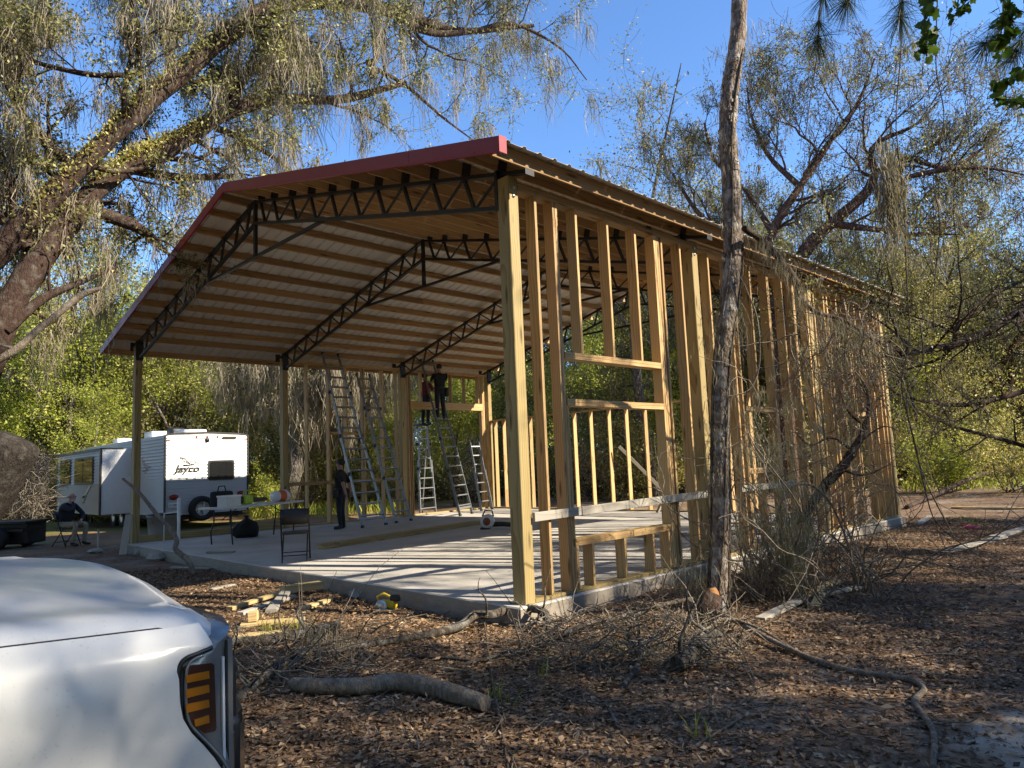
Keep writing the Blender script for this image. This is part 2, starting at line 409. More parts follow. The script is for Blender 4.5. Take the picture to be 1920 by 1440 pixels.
# ------------------------------------------------------------------ pole barn
W, RIDGE_X = 12.19, -6.095
PY = [0.0, 3.53, 7.25, 10.72]
POST_H, SLOPE, CH_R = 4.38, 0.25, 5.98
barn = empty('pole_barn', (0, 0, 0))
tag(barn, 'open timber pole barn under construction with red roof edge and black steel trusses', 'barn')
def chord_z(x): return CH_R - SLOPE * abs(x - RIDGE_X)
for i, y in enumerate(PY):
    for x in (0.0, -W):
        g = -0.45
        o = lumber('post', (x, y, g), (x, y, POST_H + (0.02 if i == 0 and x == 0 else 0)), 0.142, 0.176, 'treated', barn, up=(1, 0, 0), cham=0.006)
bolt = MB().lathe((0, 0, 0), [(0.0001, 0), (0.017, 0), (0.017, 0.012), (0.0001, 0.012)], 8, 'X').mesh('bolt', M['galv'])
for y in PY:
    for dz in (-0.10, -0.19):
        o = link('bolt', bolt, None, barn); o.location = (0.088, y, POST_H + dz)
# trusses
TX = [0.32, -0.10, -0.69, -1.27, -1.85, -2.44, -3.02, -3.61, -4.21, -4.81, -5.42, -5.89]
def make_truss(y):
    mb = MB()
    k = 0.025
    for s in (1, -1):
        X = lambda x: RIDGE_X + s * (x - RIDGE_X)
        mb.bar((X(0.33), y, chord_z(0.33)), (X(RIDGE_X + 0.05), y, chord_z(RIDGE_X + 0.05)), 0.075, 0.042, up=(0, 0, 1))
        mb.bar((X(-0.10), y, chord_z(-0.10) - 0.375), (X(RIDGE_X + 0.03), y, chord_z(RIDGE_X) - 0.385), 0.06, 0.045)
        # end plate by the post, and the lip that takes the eave purlin
        mb.box((X(-0.095), y, chord_z(-0.1) - 0.20), (0.045, 0.16, 0.44))
        mb.box((X(0.335), y, chord_z(0.33) + 0.06), (0.012, 0.13, 0.20))
    tr = mb.build('truss', M['black_steel'], barn)
    for s in (1, -1):
        X = lambda x: RIDGE_X + s * (x - RIDGE_X)
        for j in range(1, len(TX)):
            x = TX[j]
            xb = min(-0.10, x + 0.16) if j > 1 else -0.10
            if j > 1:
                MB().bar((X(x), y, chord_z(x)), (X(xb), y, chord_z(xb) - 0.375), 0.04, 0.034).build('web', M['black_steel'], tr)
            if j < len(TX) - 1:
                xn = TX[j + 1] + 0.16
                MB().bar((X(x), y, chord_z(x)), (X(xn), y, chord_z(xn) - 0.375), 0.024, 0.024).build('web', M['black_steel'], tr)
        for j in range(1, len(TX)):
            x = TX[j]
            cb = MB().box((0, 0, 0.07), (0.008, 0.12, 0.15)).box((0.03, 0, 0.004), (0.07, 0.12, 0.008)).build('purlin_clip', M['black_steel'], tr)
            cb.location = (X(x) + s * 0.026, y, chord_z(x) + 0.02); cb.rotation_euler = (0, s * math.atan(SLOPE), 0)
    MB().bar((RIDGE_X, y, CH_R + 0.03), (RIDGE_X, y, 5.05), 0.07, 0.05, up=(0, 1, 0)).build('king_post', M['black_steel'], tr)
    MB().bar((RIDGE_X - 2.2, y + 0.03, 5.045), (RIDGE_X + 2.2, y + 0.03, 5.045), 0.045, 0.045).build('collar_tie', M['black_steel'], tr)
    return tr
for y in PY: make_truss(y)
# purlins: boards on edge, run the whole length and jut past the gable
R0, R1 = -0.52, 11.2
tilt = math.atan(SLOPE)
for s in (1, -1):
    nrm = Vector((s * math.sin(tilt), 0, math.cos(tilt)))
    for j, x in enumerate(TX):
        xx = x + (0.42 if s < 0 and j == 0 else 0); px = RIDGE_X + s * (xx - RIDGE_X); z = chord_z(xx) + 0.022
        c0 = Vector((px, 0, z)) + nrm * 0.072
        jog = 0.0
        cut = 5.39 if j % 2 else 7.25
        for a, b in ((R0, cut), (cut + 0.004, R1)):
            lumber('purlin', (c0.x, a, c0.z), (c0.x, b, c0.z), 0.038, 0.14, 'purlin_pine', barn, up=nrm)
# ribbed roof sheets from ridge to eave
def sheet_mesh(width, length):
    """ribs run down the slope (local X), local Y across"""
    prof = []; pitch = width / 4
    for k in range(4):
        y0 = k * pitch
        prof += [(y0, 0), (y0 + pitch * 0.36, 0), (y0 + pitch * 0.44, 0.020), (y0 + pitch * 0.56, 0.020), (y0 + pitch * 0.64, 0)]
    prof.append((width, 0))
    v = [(x, y, z) for x in (0, length) for y, z in prof] + [(x, y, z + 0.002) for x in (0, length) for y, z in prof]
    n = len(prof); f = []
    for i in range(n - 1):
        f.append((i, i + 1, n + i + 1, n + i)); f.append((2 * n + i, 3 * n + i, 3 * n + i + 1, 2 * n + i + 1))
        f.append((i, 2 * n + i, 2 * n + i + 1, i + 1)); f.append((n + i, n + i + 1, 3 * n + i + 1, 3 * n + i))
    return MB().add(v, f).mesh('roof_sheet', M['white_sheet'])
RL = (0.475 - RIDGE_X) / math.cos(tilt)
NS = 13; SW = (R1 - R0 + 0.04) / NS
sm = sheet_mesh(SW - 0.002, RL); sm_l = sheet_mesh(SW - 0.002, RL + 0.42)
ztop = CH_R + 0.022 + 0.146 / math.cos(tilt) + 0.004
for s in (1, -1):
    for k in range(NS):
        o = bpy.data.objects.new('roof_sheet', sm if s > 0 else sm_l); COL.objects.link(o); o.parent = barn
        y0 = R0 - 0.02 + k * SW
        if s > 0: o.matrix_local = Matrix.Translation((RIDGE_X, y0, ztop)) @ Matrix.Rotation(tilt, 4, 'Y')
        else: o.matrix_local = Matrix.Translation((RIDGE_X, y0 + SW, ztop)) @ Matrix.Rotation(math.pi, 4, 'Z') @ Matrix.Rotation(tilt, 4, 'Y')
# ridge cap
rc = MB()
for s in (1, -1):
    rc.bar((RIDGE_X, R0 - 0.03, ztop + 0.024), (RIDGE_X, R1 + 0.03, ztop + 0.024), 0.004, 0.004)
    v = [(RIDGE_X, R0 - 0.03, ztop + 0.028), (RIDGE_X + s * 0.17, R0 - 0.03, ztop + 0.028 - 0.17 * SLOPE), (RIDGE_X + s * 0.17, R1, ztop + 0.028 - 0.17 * SLOPE), (RIDGE_X, R1, ztop + 0.028)]
    rc.add(v, [(0, 1, 2, 3)])
rc.build('ridge_cap', M['red_trim'], barn)
# red rake trim, folded sheet in lengths
def rake(x0, x1, y, name='rake_trim'):
    def zt(x): return ztop + 0.03 - SLOPE * abs(x - RIDGE_X)
    v = []
    for x in (x0, x1):
        z = zt(x); v += [(x, y + 0.10, z), (x, y, z), (x, y, z - 0.165), (x, y + 0.028, z - 0.170), (x, y + 0.028, z - 0.163), (x, y + 0.003, z - 0.160), (x, y + 0.003, z - 0.004), (x, y + 0.10, z - 0.004)]
    f = [(i, (i + 1) % 8, 8 + (i + 1) % 8, 8 + i) for i in range(8)] + [tuple(range(8))[::-1], tuple(range(8, 16))]
    return MB().add(v, f).build(name, M['red_trim'], barn)
yt = R0 - 0.035
for a, b in ((RIDGE_X - 0.002, -3.62), (-3.66, -0.98), (-1.02, 0.47)): rake(a, b, yt - (0.002 if a == -3.66 else 0))
for a, b in ((RIDGE_X + 0.002, -8.6), (-8.56, -11.2), (-11.16, -13.08)): rake(a, b, yt - (0.002 if a == -8.56 else 0))
endcap = MB().box((0.476, yt + 0.05, ztop + 0.03 - SLOPE * (0.44 - RIDGE_X) - 0.083), (0.004, 0.10, 0.17)).build('trim_end', M['red_trim'], barn)
screw = MB().lathe((0, 0, 0), [(0.0001, -0.004), (0.008, -0.004), (0.008, 0)], 6, 'Y').mesh('screw', M['red_trim'])
for x in np.arange(-12.9, 0.4, 0.62):
    o = link('screw', screw, None, barn); o.location = (x, yt - 0.002, ztop + 0.03 - SLOPE * abs(x - RIDGE_X) - 0.135)

# side wall toward the pine (right wall in the picture): plates, studs, window framing
XO = 0.088; XC = XO - 0.07            # outer face, stud centre (2x6 laid across the wall)
TOPZ = 4.27
def stud(y, z0, z1, x=XC, mat='pine', name='stud', w=0.038, d=0.14): return lumber(name, (x, y, z0), (x, y, z1), w, d, mat, barn, up=(1, 0, 0), cham=0.003)
def plate(y0, y1, zc, n=1, x=XC, name='plate', mat='pine', d=0.14):
    for k in range(n): lumber(name, (x, y0, zc + 0.0385 * k), (x, y1, zc + 0.0385 * k), d, 0.038, mat, barn, cham=0.003)
def bay(y0, y1, x, studs, openings, mat='pine'):
    plate(y0 + 0.075, y1 - 0.075, 0.019 + 0.002, 1, x, 'sole_plate', 'treated')
    plate(y0 + 0.075, y1 - 0.075, TOPZ + 0.019, 2, x, 'top_plate', mat)
    for y in studs: stud(y, 0.041, TOPZ, x, mat)
    for o in openings:
        a, b = o['y']
        for z, n in o['bars']: plate(a, b, z, n, x, 'header', mat)
        for y in o['cripples_up']: stud(y, o['up'], TOPZ, x, mat, 'cripple_stud')
        for y in o.get('cripples_low', ()): stud(y, 0.041, o['low'], x, mat, 'cripple_stud')
        for y, z0, z1 in o.get('jacks', ()): stud(y, z0, z1, x, mat, 'jack_stud')
bay(0, PY[1], XC, [0.33, 0.62, 2.60, 2.642, 2.72, 3.16], [dict(y=(0.70, 2.535), bars=[(2.53, 2), (2.01, 2), (0.505, 2)],
    cripples_up=[1.0, 1.58, 2.14], up=2.59, cripples_low=[1.0, 1.58, 2.14], low=0.485,
    jacks=[(0.662, 0.041, TOPZ), (0.704, 0.041, 0.485), (0.745, 0.041, 0.485), (0.704, 0.565, 1.99), (2.558, 0.041, TOPZ), (2.516, 0.041, 0.485), (2.475, 0.041, 0.485)])])
bay(PY[1], PY[2], XC, [3.88, 4.46, 4.60, 5.66, 5.70, 6.18, 6.58, 6.62, 7.1], [dict(y=(4.64, 5.62), bars=[(2.04, 2), (1.12, 2)], cripples_up=[5.1], up=2.10, cripples_low=[5.1], low=1.10, jacks=[(4.642, 0.041, 2.02), (5.62, 0.041, 2.02)])])
bay(PY[2], PY[3], XC, [7.42, 7.85, 8.0, 8.42, 8.90, 9.0, 9.60, 9.98, 10.30, 10.5], [dict(y=(7.44, 7.83), bars=[(0.98, 2)], cripples_up=[], up=2.1, cripples_low=[7.64], low=0.96), dict(y=(9.02, 9.58), bars=[(2.04, 2)], cripples_up=[9.3], up=2.10)])
# the pale girt nailed across the first bay
lumber('girt', (XO + 0.022, 0.07, 0.845), (XO + 0.022, 3.36, 0.885), 0.04, 0.092, 'grey_board', barn)
lumber('girt', (XO + 0.020, 4.3, 0.90), (XO + 0.020, 6.1, 0.90), 0.04, 0.09, 'grey_board', barn)
# far long wall (beyond the ladders)
XL = -W + 0.0
bay(PY[1], PY[2], XL, [4.16, 4.80, 4.84, 5.34, 5.88, 5.92, 6.54, 7.03], [dict(y=(4.86, 5.86), bars=[(2.40, 2)], cripples_up=[], up=3)])
lumber('girt', (XL + 0.09, 3.6, 1.10), (XL + 0.09, 7.15, 1.10), 0.04, 0.09, 'pine', barn)
bay(PY[2], PY[3], XL, [7.44, 7.50, 10.42, 10.47], [dict(y=(7.56, 10.38), bars=[], cripples_up=[7.95, 8.55, 9.12, 9.68, 10.25], up=3.38, jacks=[(7.56, 0.041, 3.15), (10.37, 0.041, 3.15)])])
lumber('header', (XL + 0.055, 7.53, 3.265), (XL + 0.055, 10.42, 3.265), 0.04, 0.22, 'pine', barn)
lumber('header', (XL - 0.045, 7.53, 3.265), (XL - 0.045, 10.42, 3.265), 0.04, 0.22, 'pine', barn)
lumber('form_board', (XL + 0.09, 0.1, 0.07), (XL + 0.09, 3.42, 0.07), 0.04, 0.14, 'treated', barn)
# back wall: half-height studs, one plate, a sloping brace
YB = PY[3] + 0.02
def bstud(x, z1=2.80, z0=0.041): lumber('stud', (x, YB, z0), (x, YB, z1), 0.038, 0.14, 'pine', barn, up=(0, 1, 0), cham=0.003)
for x in (-11.9, -11.5, -10.9, -10.3, -9.1, -8.5, -7.88, -7.22, -6.62, -6.0, -4.83, -4.2, -3.6, -3.0, -2.4, -1.8, -1.2, -0.6): bstud(x)
for a, b in ((-12.08, -7.0), (-6.996, -0.10)):
    lumber('plate', (a, YB, 2.82), (b, YB, 2.82), 0.14, 0.038, 'pine', barn)
    lumber('sole_plate', (a, YB, 0.021), (b, YB, 0.021), 0.14, 0.038, 'treated', barn)
lumber('brace', (-7.0, YB + 0.1, 1.75), (-5.75, YB + 1.2, -0.1), 0.04, 0.09, 'grey_board', barn)
lumber('brace', (-5.3, YB + 0.1, 0.9), (-5.45, YB - 0.5, 0.02), 0.09, 0.04, 'grey_board', barn)
# ------------------------------------------------------------------ vegetation materials
def leaf_mat(name, stops, trans=0.35, rough=0.5):
    t = NT(name); r = t.island(); col = t.ramp(r, stops)
    c = t.new('NewGeometry').outputs['Position']
    patch = t.ramp(t.noise(c, 0.5, 3), [(0.3, 0.7), (0.7, 1.25)])
    col = t.mix(1.0, col, patch, 'MULTIPLY')
    t.set(Base_Color=col, Roughness=rough); t.b.inputs['Specular IOR Level'].default_value = 0.35
    tr = t.new('BsdfTranslucent'); t.put(tr.inputs[0], t.mix(0.4, col, (0.5, 0.6, 0.08), 'SOFT_LIGHT'))
    mx = t.new('MixShader'); mx.inputs[0].default_value = trans
    t.t.links.new(t.b.outputs[0], mx.inputs[1]); t.t.links.new(tr.outputs[0], mx.inputs[2]); t.t.links.new(mx.outputs[0], t.out.inputs[0])
    M[name] = t.mat; return t.mat
leaf_mat('leaf_oak', [(0, (0.121, 0.124, 0.051)), (0.45, (0.202, 0.194, 0.077)), (0.8, (0.307, 0.271, 0.112)), (1, (0.469, 0.373, 0.179))])
leaf_mat('leaf_oak_gold', [(0, (0.146, 0.147, 0.052)), (0.45, (0.266, 0.252, 0.088)), (0.8, (0.372, 0.343, 0.125)), (1, (0.479, 0.434, 0.192))])
leaf_mat('leaf_spring', [(0, (0.165, 0.203, 0.030)), (0.4, (0.315, 0.362, 0.049)), (0.8, (0.480, 0.493, 0.078)), (1, (0.582, 0.513, 0.141))], 0.45)
leaf_mat('leaf_scrub', [(0, (0.194, 0.193, 0.051)), (0.4, (0.363, 0.329, 0.083)), (0.75, (0.572, 0.454, 0.149)), (1, (0.620, 0.589, 0.258))], 0.35)
leaf_mat('leaf_dry', [(0, (0.235, 0.175, 0.102)), (0.5, (0.433, 0.332, 0.196)), (1, (0.620, 0.525, 0.340))], 0.25)
leaf_mat('moss', [(0, (0.168, 0.140, 0.094)), (0.5, (0.287, 0.244, 0.172)), (1, (0.431, 0.365, 0.260))], 0.3, 0.85)
leaf_mat('moss_green', [(0, (0.17, 0.15, 0.095)), (0.5, (0.30, 0.27, 0.175)), (1, (0.42, 0.385, 0.265))], 0.3, 0.85)
leaf_mat('needle', [(0, (0.045, 0.065, 0.022)), (0.6, (0.09, 0.115, 0.04)), (1, (0.15, 0.17, 0.07))], 0.2)
leaf_mat('litter', [(0, (0.068, 0.042, 0.022)), (0.3, (0.137, 0.082, 0.043)), (0.6, (0.227, 0.135, 0.070)), (0.85, (0.329, 0.212, 0.118)), (1, (0.492, 0.350, 0.202))], 0.1, 0.7)
def bark_mat(name, dark, light, lichen=(0.34, 0.33, 0.27), lich=0.35, sc=1.0, cells=1.0):
    t = NT(name); c = t.coord()
    v = t.vor(t.vmath('ADD', t.scale(c, (14 * sc, 14 * sc, 4.5 * sc)), t.scale(t.noise(c, 5, 3, out='Color'), (2.0, 2.0, 2.0))), 1.0, 'DISTANCE_TO_EDGE')
    n = t.noise(c, 9, 5); fine = t.noise(c, 45, 4)
    soft = t.noise(t.vmath('ADD', t.scale(c, (16 * sc, 16 * sc, 6 * sc)), t.scale(t.noise(c, 7, 3, out='Color'), (1.5, 1.5, 1.5))), 1.0, 6, 0.68)
    pat = t.math('ADD', t.math('MULTIPLY', t.ramp(v, [(0.0, 0.0), (0.22, 1.0)]), cells), t.math('MULTIPLY', t.ramp(soft, [(0.38, 0.0), (0.64, 1.0)]), 1 - cells))
    col = t.mix(pat, dark, light)
    col = t.mix(t.math('MULTIPLY', fine, 0.6), col, dark)
    col = t.mix(t.math('MULTIPLY', t.ramp(n, [(0.5, 0.0), (0.68, 1.0)]), lich), col, lichen)
    t.set(Base_Color=col, Roughness=0.92); t.b.inputs['Specular IOR Level'].default_value = 0.15
    t.bump(t.math('ADD', pat, t.math('MULTIPLY', fine, 0.6)), 0.9, 0.02 if cells > 0.5 else 0.012)
    M[name] = t.mat; return t.mat
bark_mat('bark_oak', (0.035, 0.020, 0.015), (0.105, 0.068, 0.05), lich=0.2, sc=1.7, cells=0.3)
bark_mat('bark_shaded', (0.018, 0.014, 0.012), (0.07, 0.058, 0.048), lich=0.15, sc=1.7, cells=0.3)  # oak bark with the shadow on the cut trunk put into its colour
bark_mat('bark_red', (0.06, 0.030, 0.022), (0.16, 0.085, 0.06), lich=0.2)
bark_mat('bark_grey', (0.06, 0.05, 0.04), (0.23, 0.20, 0.165), lich=0.3)
bark_mat('bark_pine', (0.085, 0.055, 0.04), (0.46, 0.37, 0.285), (0.54, 0.51, 0.45), 0.8, 1.7, 0.5)
bark_mat('bark_fallen', (0.04, 0.032, 0.025), (0.20, 0.165, 0.125), (0.42, 0.41, 0.35), 0.5, 1.8, 0.0)
bark_mat('bark_bare', (0.16, 0.125, 0.09), (0.36, 0.30, 0.225), (0.45, 0.41, 0.34), 0.3, 1.8, 0.0)
bark_mat('vine', (0.08, 0.06, 0.042), (0.24, 0.195, 0.145), (0.40, 0.36, 0.30), 0.4, 3.0, 0.0)

# ------------------------------------------------------------------ growing things
def unit(v): return v / (np.linalg.norm(v) + 1e-12)
class Wood:
    def __init__(self, seed):
        self.rng = np.random.default_rng(seed); self.v = []; self.f = []; self.nv = 0; self.tw = []; self.limbs = []; self.lo = []
    def tube(self, pts, radii, n=None):
        r = float(np.max(radii)); n = n or (12 if r > 0.12 else 7 if r > 0.04 else 4 if r > 0.012 else 3)
        v, f = tube_arrays(np.asarray(pts, float), np.asarray(radii, float), n)
        if r > 0.024: self.lo.append(tube_arrays(np.asarray(pts, float), np.asarray(radii, float), min(n, 5)))
        self.v.append(v); self.f.append(f + self.nv); self.nv += len(v)
    def grow(self, p, d, L, r, lev, last, wig=0.22, trop=0.05, kids=(5, 4, 4, 3), ang=(0.5, 1.1), shrink=(0.45, 0.7), droop=0.0, gap=0.25, twig_r=0.004):
        rng = self.rng; n = max(3, min(12, int(L / 0.25)))
        pts = [np.array(p, float)]; d = unit(np.array(d, float)); dirs = [d]
        for i in range(n):
            d = unit(d + rng.normal(size=3) * wig + np.array([0, 0, trop - droop * lev * 0.3]))
            pts.append(pts[-1] + d * L / n); dirs.append(d)
        pts = np.array(pts); s = np.linspace(0, 1, n + 1)
        rad = np.maximum(r * (1 - 0.72 * s), twig_r)
        self.tube(pts, rad)
        if lev >= last - 1: self.tw.append(pts)
        else: self.limbs.append(pts)
        if lev < last:
            k = kids[min(lev, len(kids) - 1)]
            for j in range(k):
                u = gap + (1 - gap) * (j + rng.uniform(0.1, 0.9)) / k; i = min(n, int(u * n))
                a = rng.uniform(*ang); side = unit(np.cross(dirs[i], rng.normal(size=3)))
                nd = unit(dirs[i] * math.cos(a) + side * math.sin(a))
                self.grow(pts[i], nd, L * rng.uniform(*shrink) * (1.1 - 0.35 * u), rad[i] * rng.uniform(0.5, 0.75), lev + 1, last, wig, trop, kids, ang, shrink, droop, gap, twig_r)
            self.grow(pts[-1], d, L * rng.uniform(*shrink), rad[-1] * 0.9, lev + 1, last, wig, trop, kids, ang, shrink, droop, gap, twig_r)
    def arrays(self): return np.vstack(self.v), np.vstack(self.f)
    def twig_points(self, n, spread=0.05):
        L = np.array([np.linalg.norm(t[-1] - t[0]) for t in self.tw]); P = self.tw
        idx = self.rng.choice(len(P), n, p=L / L.sum()); u = self.rng.uniform(0.15, 1.0, n)
        out = np.empty((n, 3))
        for k in range(n):
            t = P[idx[k]]; x = u[k] * (len(t) - 1); i = min(int(x), len(t) - 2); out[k] = t[i] + (t[i + 1] - t[i]) * (x - i)
        return out + self.rng.normal(size=(n, 3)) * spread
    def limb_points(self, n, extra=True):
        P = self.limbs + (self.tw if extra else []); out = np.empty((n, 3)); idx = self.rng.integers(0, len(P), n); u = self.rng.uniform(0.05, 1, n)
        for k in range(n):
            t = P[idx[k]]; x = u[k] * (len(t) - 1); i = min(int(x), len(t) - 2); out[k] = t[i] + (t[i + 1] - t[i]) * (x - i)
        return out
def leaf_arrays(c, size, rng, aspect=0.5, flat=0.0, up=None):
    """diamond-shaped leaves: one bent quad each"""
    n = len(c); a = rng.normal(size=(n, 3)); a[:, 2] *= (1 - flat); a /= np.linalg.norm(a, axis=1, keepdims=True)
    b = np.cross(a, rng.normal(size=(n, 3))); b /= np.linalg.norm(b, axis=1, keepdims=True)
    s = (size * rng.uniform(0.6, 1.35, n))[:, None]; m = np.cross(a, b)
    v = np.stack([c - a * s * 0.5, c + b * s * aspect * 0.5 + a * s * 0.06 + m * s * 0.08, c + a * s * 0.5, c - b * s * aspect * 0.5 + a * s * 0.06 + m * s * 0.08], 1)
    return v.reshape(-1, 3), np.arange(4 * n).reshape(n, 4)
def clump_leaves(pts, per, size, rng, spread, aspect=0.5, flat=0.0):
    c = np.repeat(pts, per, 0) + rng.normal(size=(len(pts) * per, 3)) * spread
    return leaf_arrays(c, size, rng, aspect, flat)
def moss_arrays(anchors, rng, lo=0.3, hi=1.2, strands=9, width=0.012, wind=(0, 0, 0)):
    """hanging beards: each strand a chain of narrow ragged quads"""
    n = len(anchors); L = rng.uniform(lo, hi, n) * rng.uniform(0.5, 1.0, n)
    A = np.repeat(anchors, strands, 0); LL = np.repeat(L, strands) * rng.uniform(0.25, 1.0, n * strands)
    A = A + rng.normal(size=A.shape) * np.array([0.05, 0.05, 0.03]); N = len(A); K = 5
    p = np.empty((N, K, 3)); p[:, 0] = A
    for k in range(1, K):
        step = (LL / (K - 1))[:, None]
        p[:, k] = p[:, k - 1] + np.array([0, 0, -1.0]) * step + rng.normal(size=(N, 3)) * step * np.array([0.3, 0.3, 0.12]) + np.array(wind) * step * k * 0.3
    th = rng.uniform(0, np.pi, N); side = np.stack([np.cos(th), np.sin(th), np.zeros(N)], -1)
    w = width * rng.uniform(0.5, 1.5, (N, K)) * np.array([0.5, 1.0, 0.95, 0.7, 0.15])
    a = p - side[:, None] * w[..., None]; b = p + side[:, None] * w[..., None]
    v = np.stack([a, b], 2).reshape(N, K * 2, 3)
    f = np.array([[2 * k, 2 * k + 1, 2 * k + 3, 2 * k + 2] for k in range(K - 1)])
    return v.reshape(-1, 3), (f[None] + (np.arange(N) * K * 2)[:, None, None]).reshape(-1, 4)
def xf(v, loc, rz=0.0, s=1.0, lean=0.0):
    c, sn = math.cos(rz), math.sin(rz); R = np.array([[c, -sn, 0], [sn, c, 0], [0, 0, 1.0]])
    s = np.asarray(s, float); w = (v * s) @ R.T
    w[:, 0] += w[:, 2] * lean
    return w + np.asarray(loc, float)

# templates (built once; single trees share their meshes)
class Tmpl:
    def __init__(self, name, wood, leaves, moss, bark, leafm, mossm='moss', lo=None):
        self.lo = lo; self.w, self.l, self.m = wood, leaves, moss; self.bark, self.leafm, self.mossm = bark, leafm, mossm; self.me = None; self.name = name
    def meshes(self):
        if self.me is None:
            self.me = (np_mesh('trunk', *self.w, M[self.bark], True), np_mesh('crown', *self.l, M[self.leafm]) if self.l is not None else None,
                       np_mesh('spanish_moss', *self.m, M[self.mossm]) if self.m is not None else None)
        return self.me
    def plant(self, name, label, cat, loc, rz=0.0, s=1.0, group=None):
        root = empty(name, loc, rz); root.scale = (s, s, s) if not hasattr(s, '__len__') else s
        for nm, me in zip(('trunk', 'crown', 'spanish_moss'), self.meshes()):
            if me is not None: tag(link(nm, me, None, root), kind='stuff' if nm == 'spanish_moss' else None)
        return tag(root, label, cat, group)
def cat_arrays(*parts):
    v = []; f = []; o = 0
    for a, b in parts: v.append(a); f.append(b + o); o += len(a)
    return np.vstack(v), np.vstack(f)
def tmpl_oak(seed, H=12.0, leaves=2700, per=10, moss=260, bark='bark_red', leafm='leaf_oak', size=0.092, fork=0.32, spread=0.75, mlen=(0.4, 1.3), open_=0.16):
    w = Wood(seed); rng = w.rng
    h0 = H * fork; trunk = spline([(0, 0, -0.3), (0.05 * H * rng.normal(), 0.04 * H * rng.normal(), h0 * 0.5), (0.06 * H * rng.normal(), 0.06 * H * rng.normal(), h0)], 9)
    r0 = H * 0.023; w.tube(trunk, np.linspace(r0 * 1.25, r0 * 0.85, 9)); w.limbs.append(trunk)
    k = 6; ph = rng.uniform(0, 6.28)
    for j in range(k):
        a = ph + j * 2 * math.pi / k + rng.normal() * 0.25; el = rng.uniform(0.35, 1.05) if j % 2 else rng.uniform(0.9, 1.4)
        d = np.array([math.cos(a) * math.cos(el), math.sin(a) * math.cos(el), math.sin(el)])
        w.grow(trunk[-1 - (j % 3)], d, H * rng.uniform(0.34, 0.46) * (spread + 0.3), r0 * rng.uniform(0.4, 0.6), 0, 4, wig=0.17, trop=0.05, kids=(5, 4, 3, 3), shrink=(0.42, 0.68))
    la = clump_leaves(w.twig_points(leaves, 0.05), per, size, rng, open_)
    ma = moss_arrays(w.limb_points(moss), rng, *mlen, strands=10, width=0.014) if moss else None
    return Tmpl('oak', w.arrays(), la, ma, bark, leafm, lo=cat_arrays(*w.lo) if w.lo else None)
def tmpl_sapling(seed, H=9.0, leaves=1400, per=7, leafm='leaf_spring', size=0.10, bark='bark_grey', moss=0, lean=0.3, rad=0.008):
    w = Wood(seed); rng = w.rng
    pts = spline([(0, 0, -0.3), (rng.normal() * lean, rng.normal() * lean, H * 0.35), (rng.normal() * lean * 2, rng.normal() * lean * 2, H * 0.7), (rng.normal() * lean * 2.5, rng.normal() * lean * 2.5, H)], 16)
    r0 = H * rad; w.tube(pts, np.linspace(r0 * 1.2, 0.012, 16)); w.limbs.append(pts)
    for j in range(16):
        u = 0.22 + 0.76 * (j + rng.uniform()) / 16; i = min(15, int(u * 15)); a = rng.uniform(0, 6.28); el = rng.uniform(0.1, 0.9)
        d = np.array([math.cos(a) * math.cos(el), math.sin(a) * math.cos(el), math.sin(el)])
        w.grow(pts[i], d, H * (0.30 - 0.16 * u) * rng.uniform(0.8, 1.2), r0 * 0.4 * (1.15 - u), 0, 2, wig=0.2, trop=0.04, kids=(5, 4), shrink=(0.4, 0.65))
    la = clump_leaves(w.twig_points(leaves, 0.06), per, size, rng, 0.17) if leaves else None
    ma = moss_arrays(w.limb_points(moss), rng, 0.3, 1.2, strands=10, width=0.014) if moss else None
    return Tmpl('sapling', w.arrays(), la, ma, bark, leafm, lo=cat_arrays(*w.lo) if w.lo else None)
def tmpl_bush(seed, H=2.4, leaves=900, per=7, leafm='leaf_scrub', size=0.085, bark='bark_grey', moss=0):
    w = Wood(seed); rng = w.rng
    for j in range(9):
        a = rng.uniform(0, 6.28); el = rng.uniform(0.6, 1.45)
        d = np.array([math.cos(a) * math.cos(el), math.sin(a) * math.cos(el), math.sin(el)])
        w.grow((rng.normal() * 0.15, rng.normal() * 0.15, -0.1), d, H * rng.uniform(0.5, 0.9), 0.022, 0, 2, wig=0.2, trop=0.03, kids=(4, 3), shrink=(0.4, 0.7))
    la = clump_leaves(w.twig_points(leaves, 0.05), per, size, rng, 0.12) if leaves else None
    ma = moss_arrays(w.limb_points(moss), rng, 0.2, 0.7, strands=8, width=0.012) if moss else None
    return Tmpl('bush', w.arrays(), la, ma, bark, leafm, lo=cat_arrays(*w.lo) if w.lo else None)
OAK1 = tmpl_oak(11, 13, bark='bark_red', leafm='leaf_oak')
OAK2 = tmpl_oak(12, 12, moss=420, bark='bark_grey', leafm='leaf_oak_gold', mlen=(0.5, 1.8))
MOSSY = tmpl_oak(13, 11, leaves=1500, per=7, moss=1100, bark='bark_grey', leafm='leaf_oak', mlen=(0.8, 2.8), spread=0.6)
SAP1 = tmpl_sapling(21); SAP2 = tmpl_sapling(22, 11, 1500, 7, 'leaf_scrub', 0.11, moss=120); SAP3 = tmpl_sapling(23, 7, 1300, 8, 'leaf_spring', 0.10)
BARE = tmpl_sapling(24, 10, 500, 5, 'leaf_oak', 0.09, moss=200, lean=0.5, rad=0.010)
SLIM = tmpl_sapling(26, 10, 1500, 4, 'leaf_oak', 0.065, moss=12, lean=0.35, rad=0.011)
BUSH1 = tmpl_bush(31); BUSH2 = tmpl_bush(32, 2.0, 900, 7, 'leaf_spring', 0.08); BUSH3 = tmpl_bush(33, 1.8, 500, 6, 'leaf_dry', 0.07)

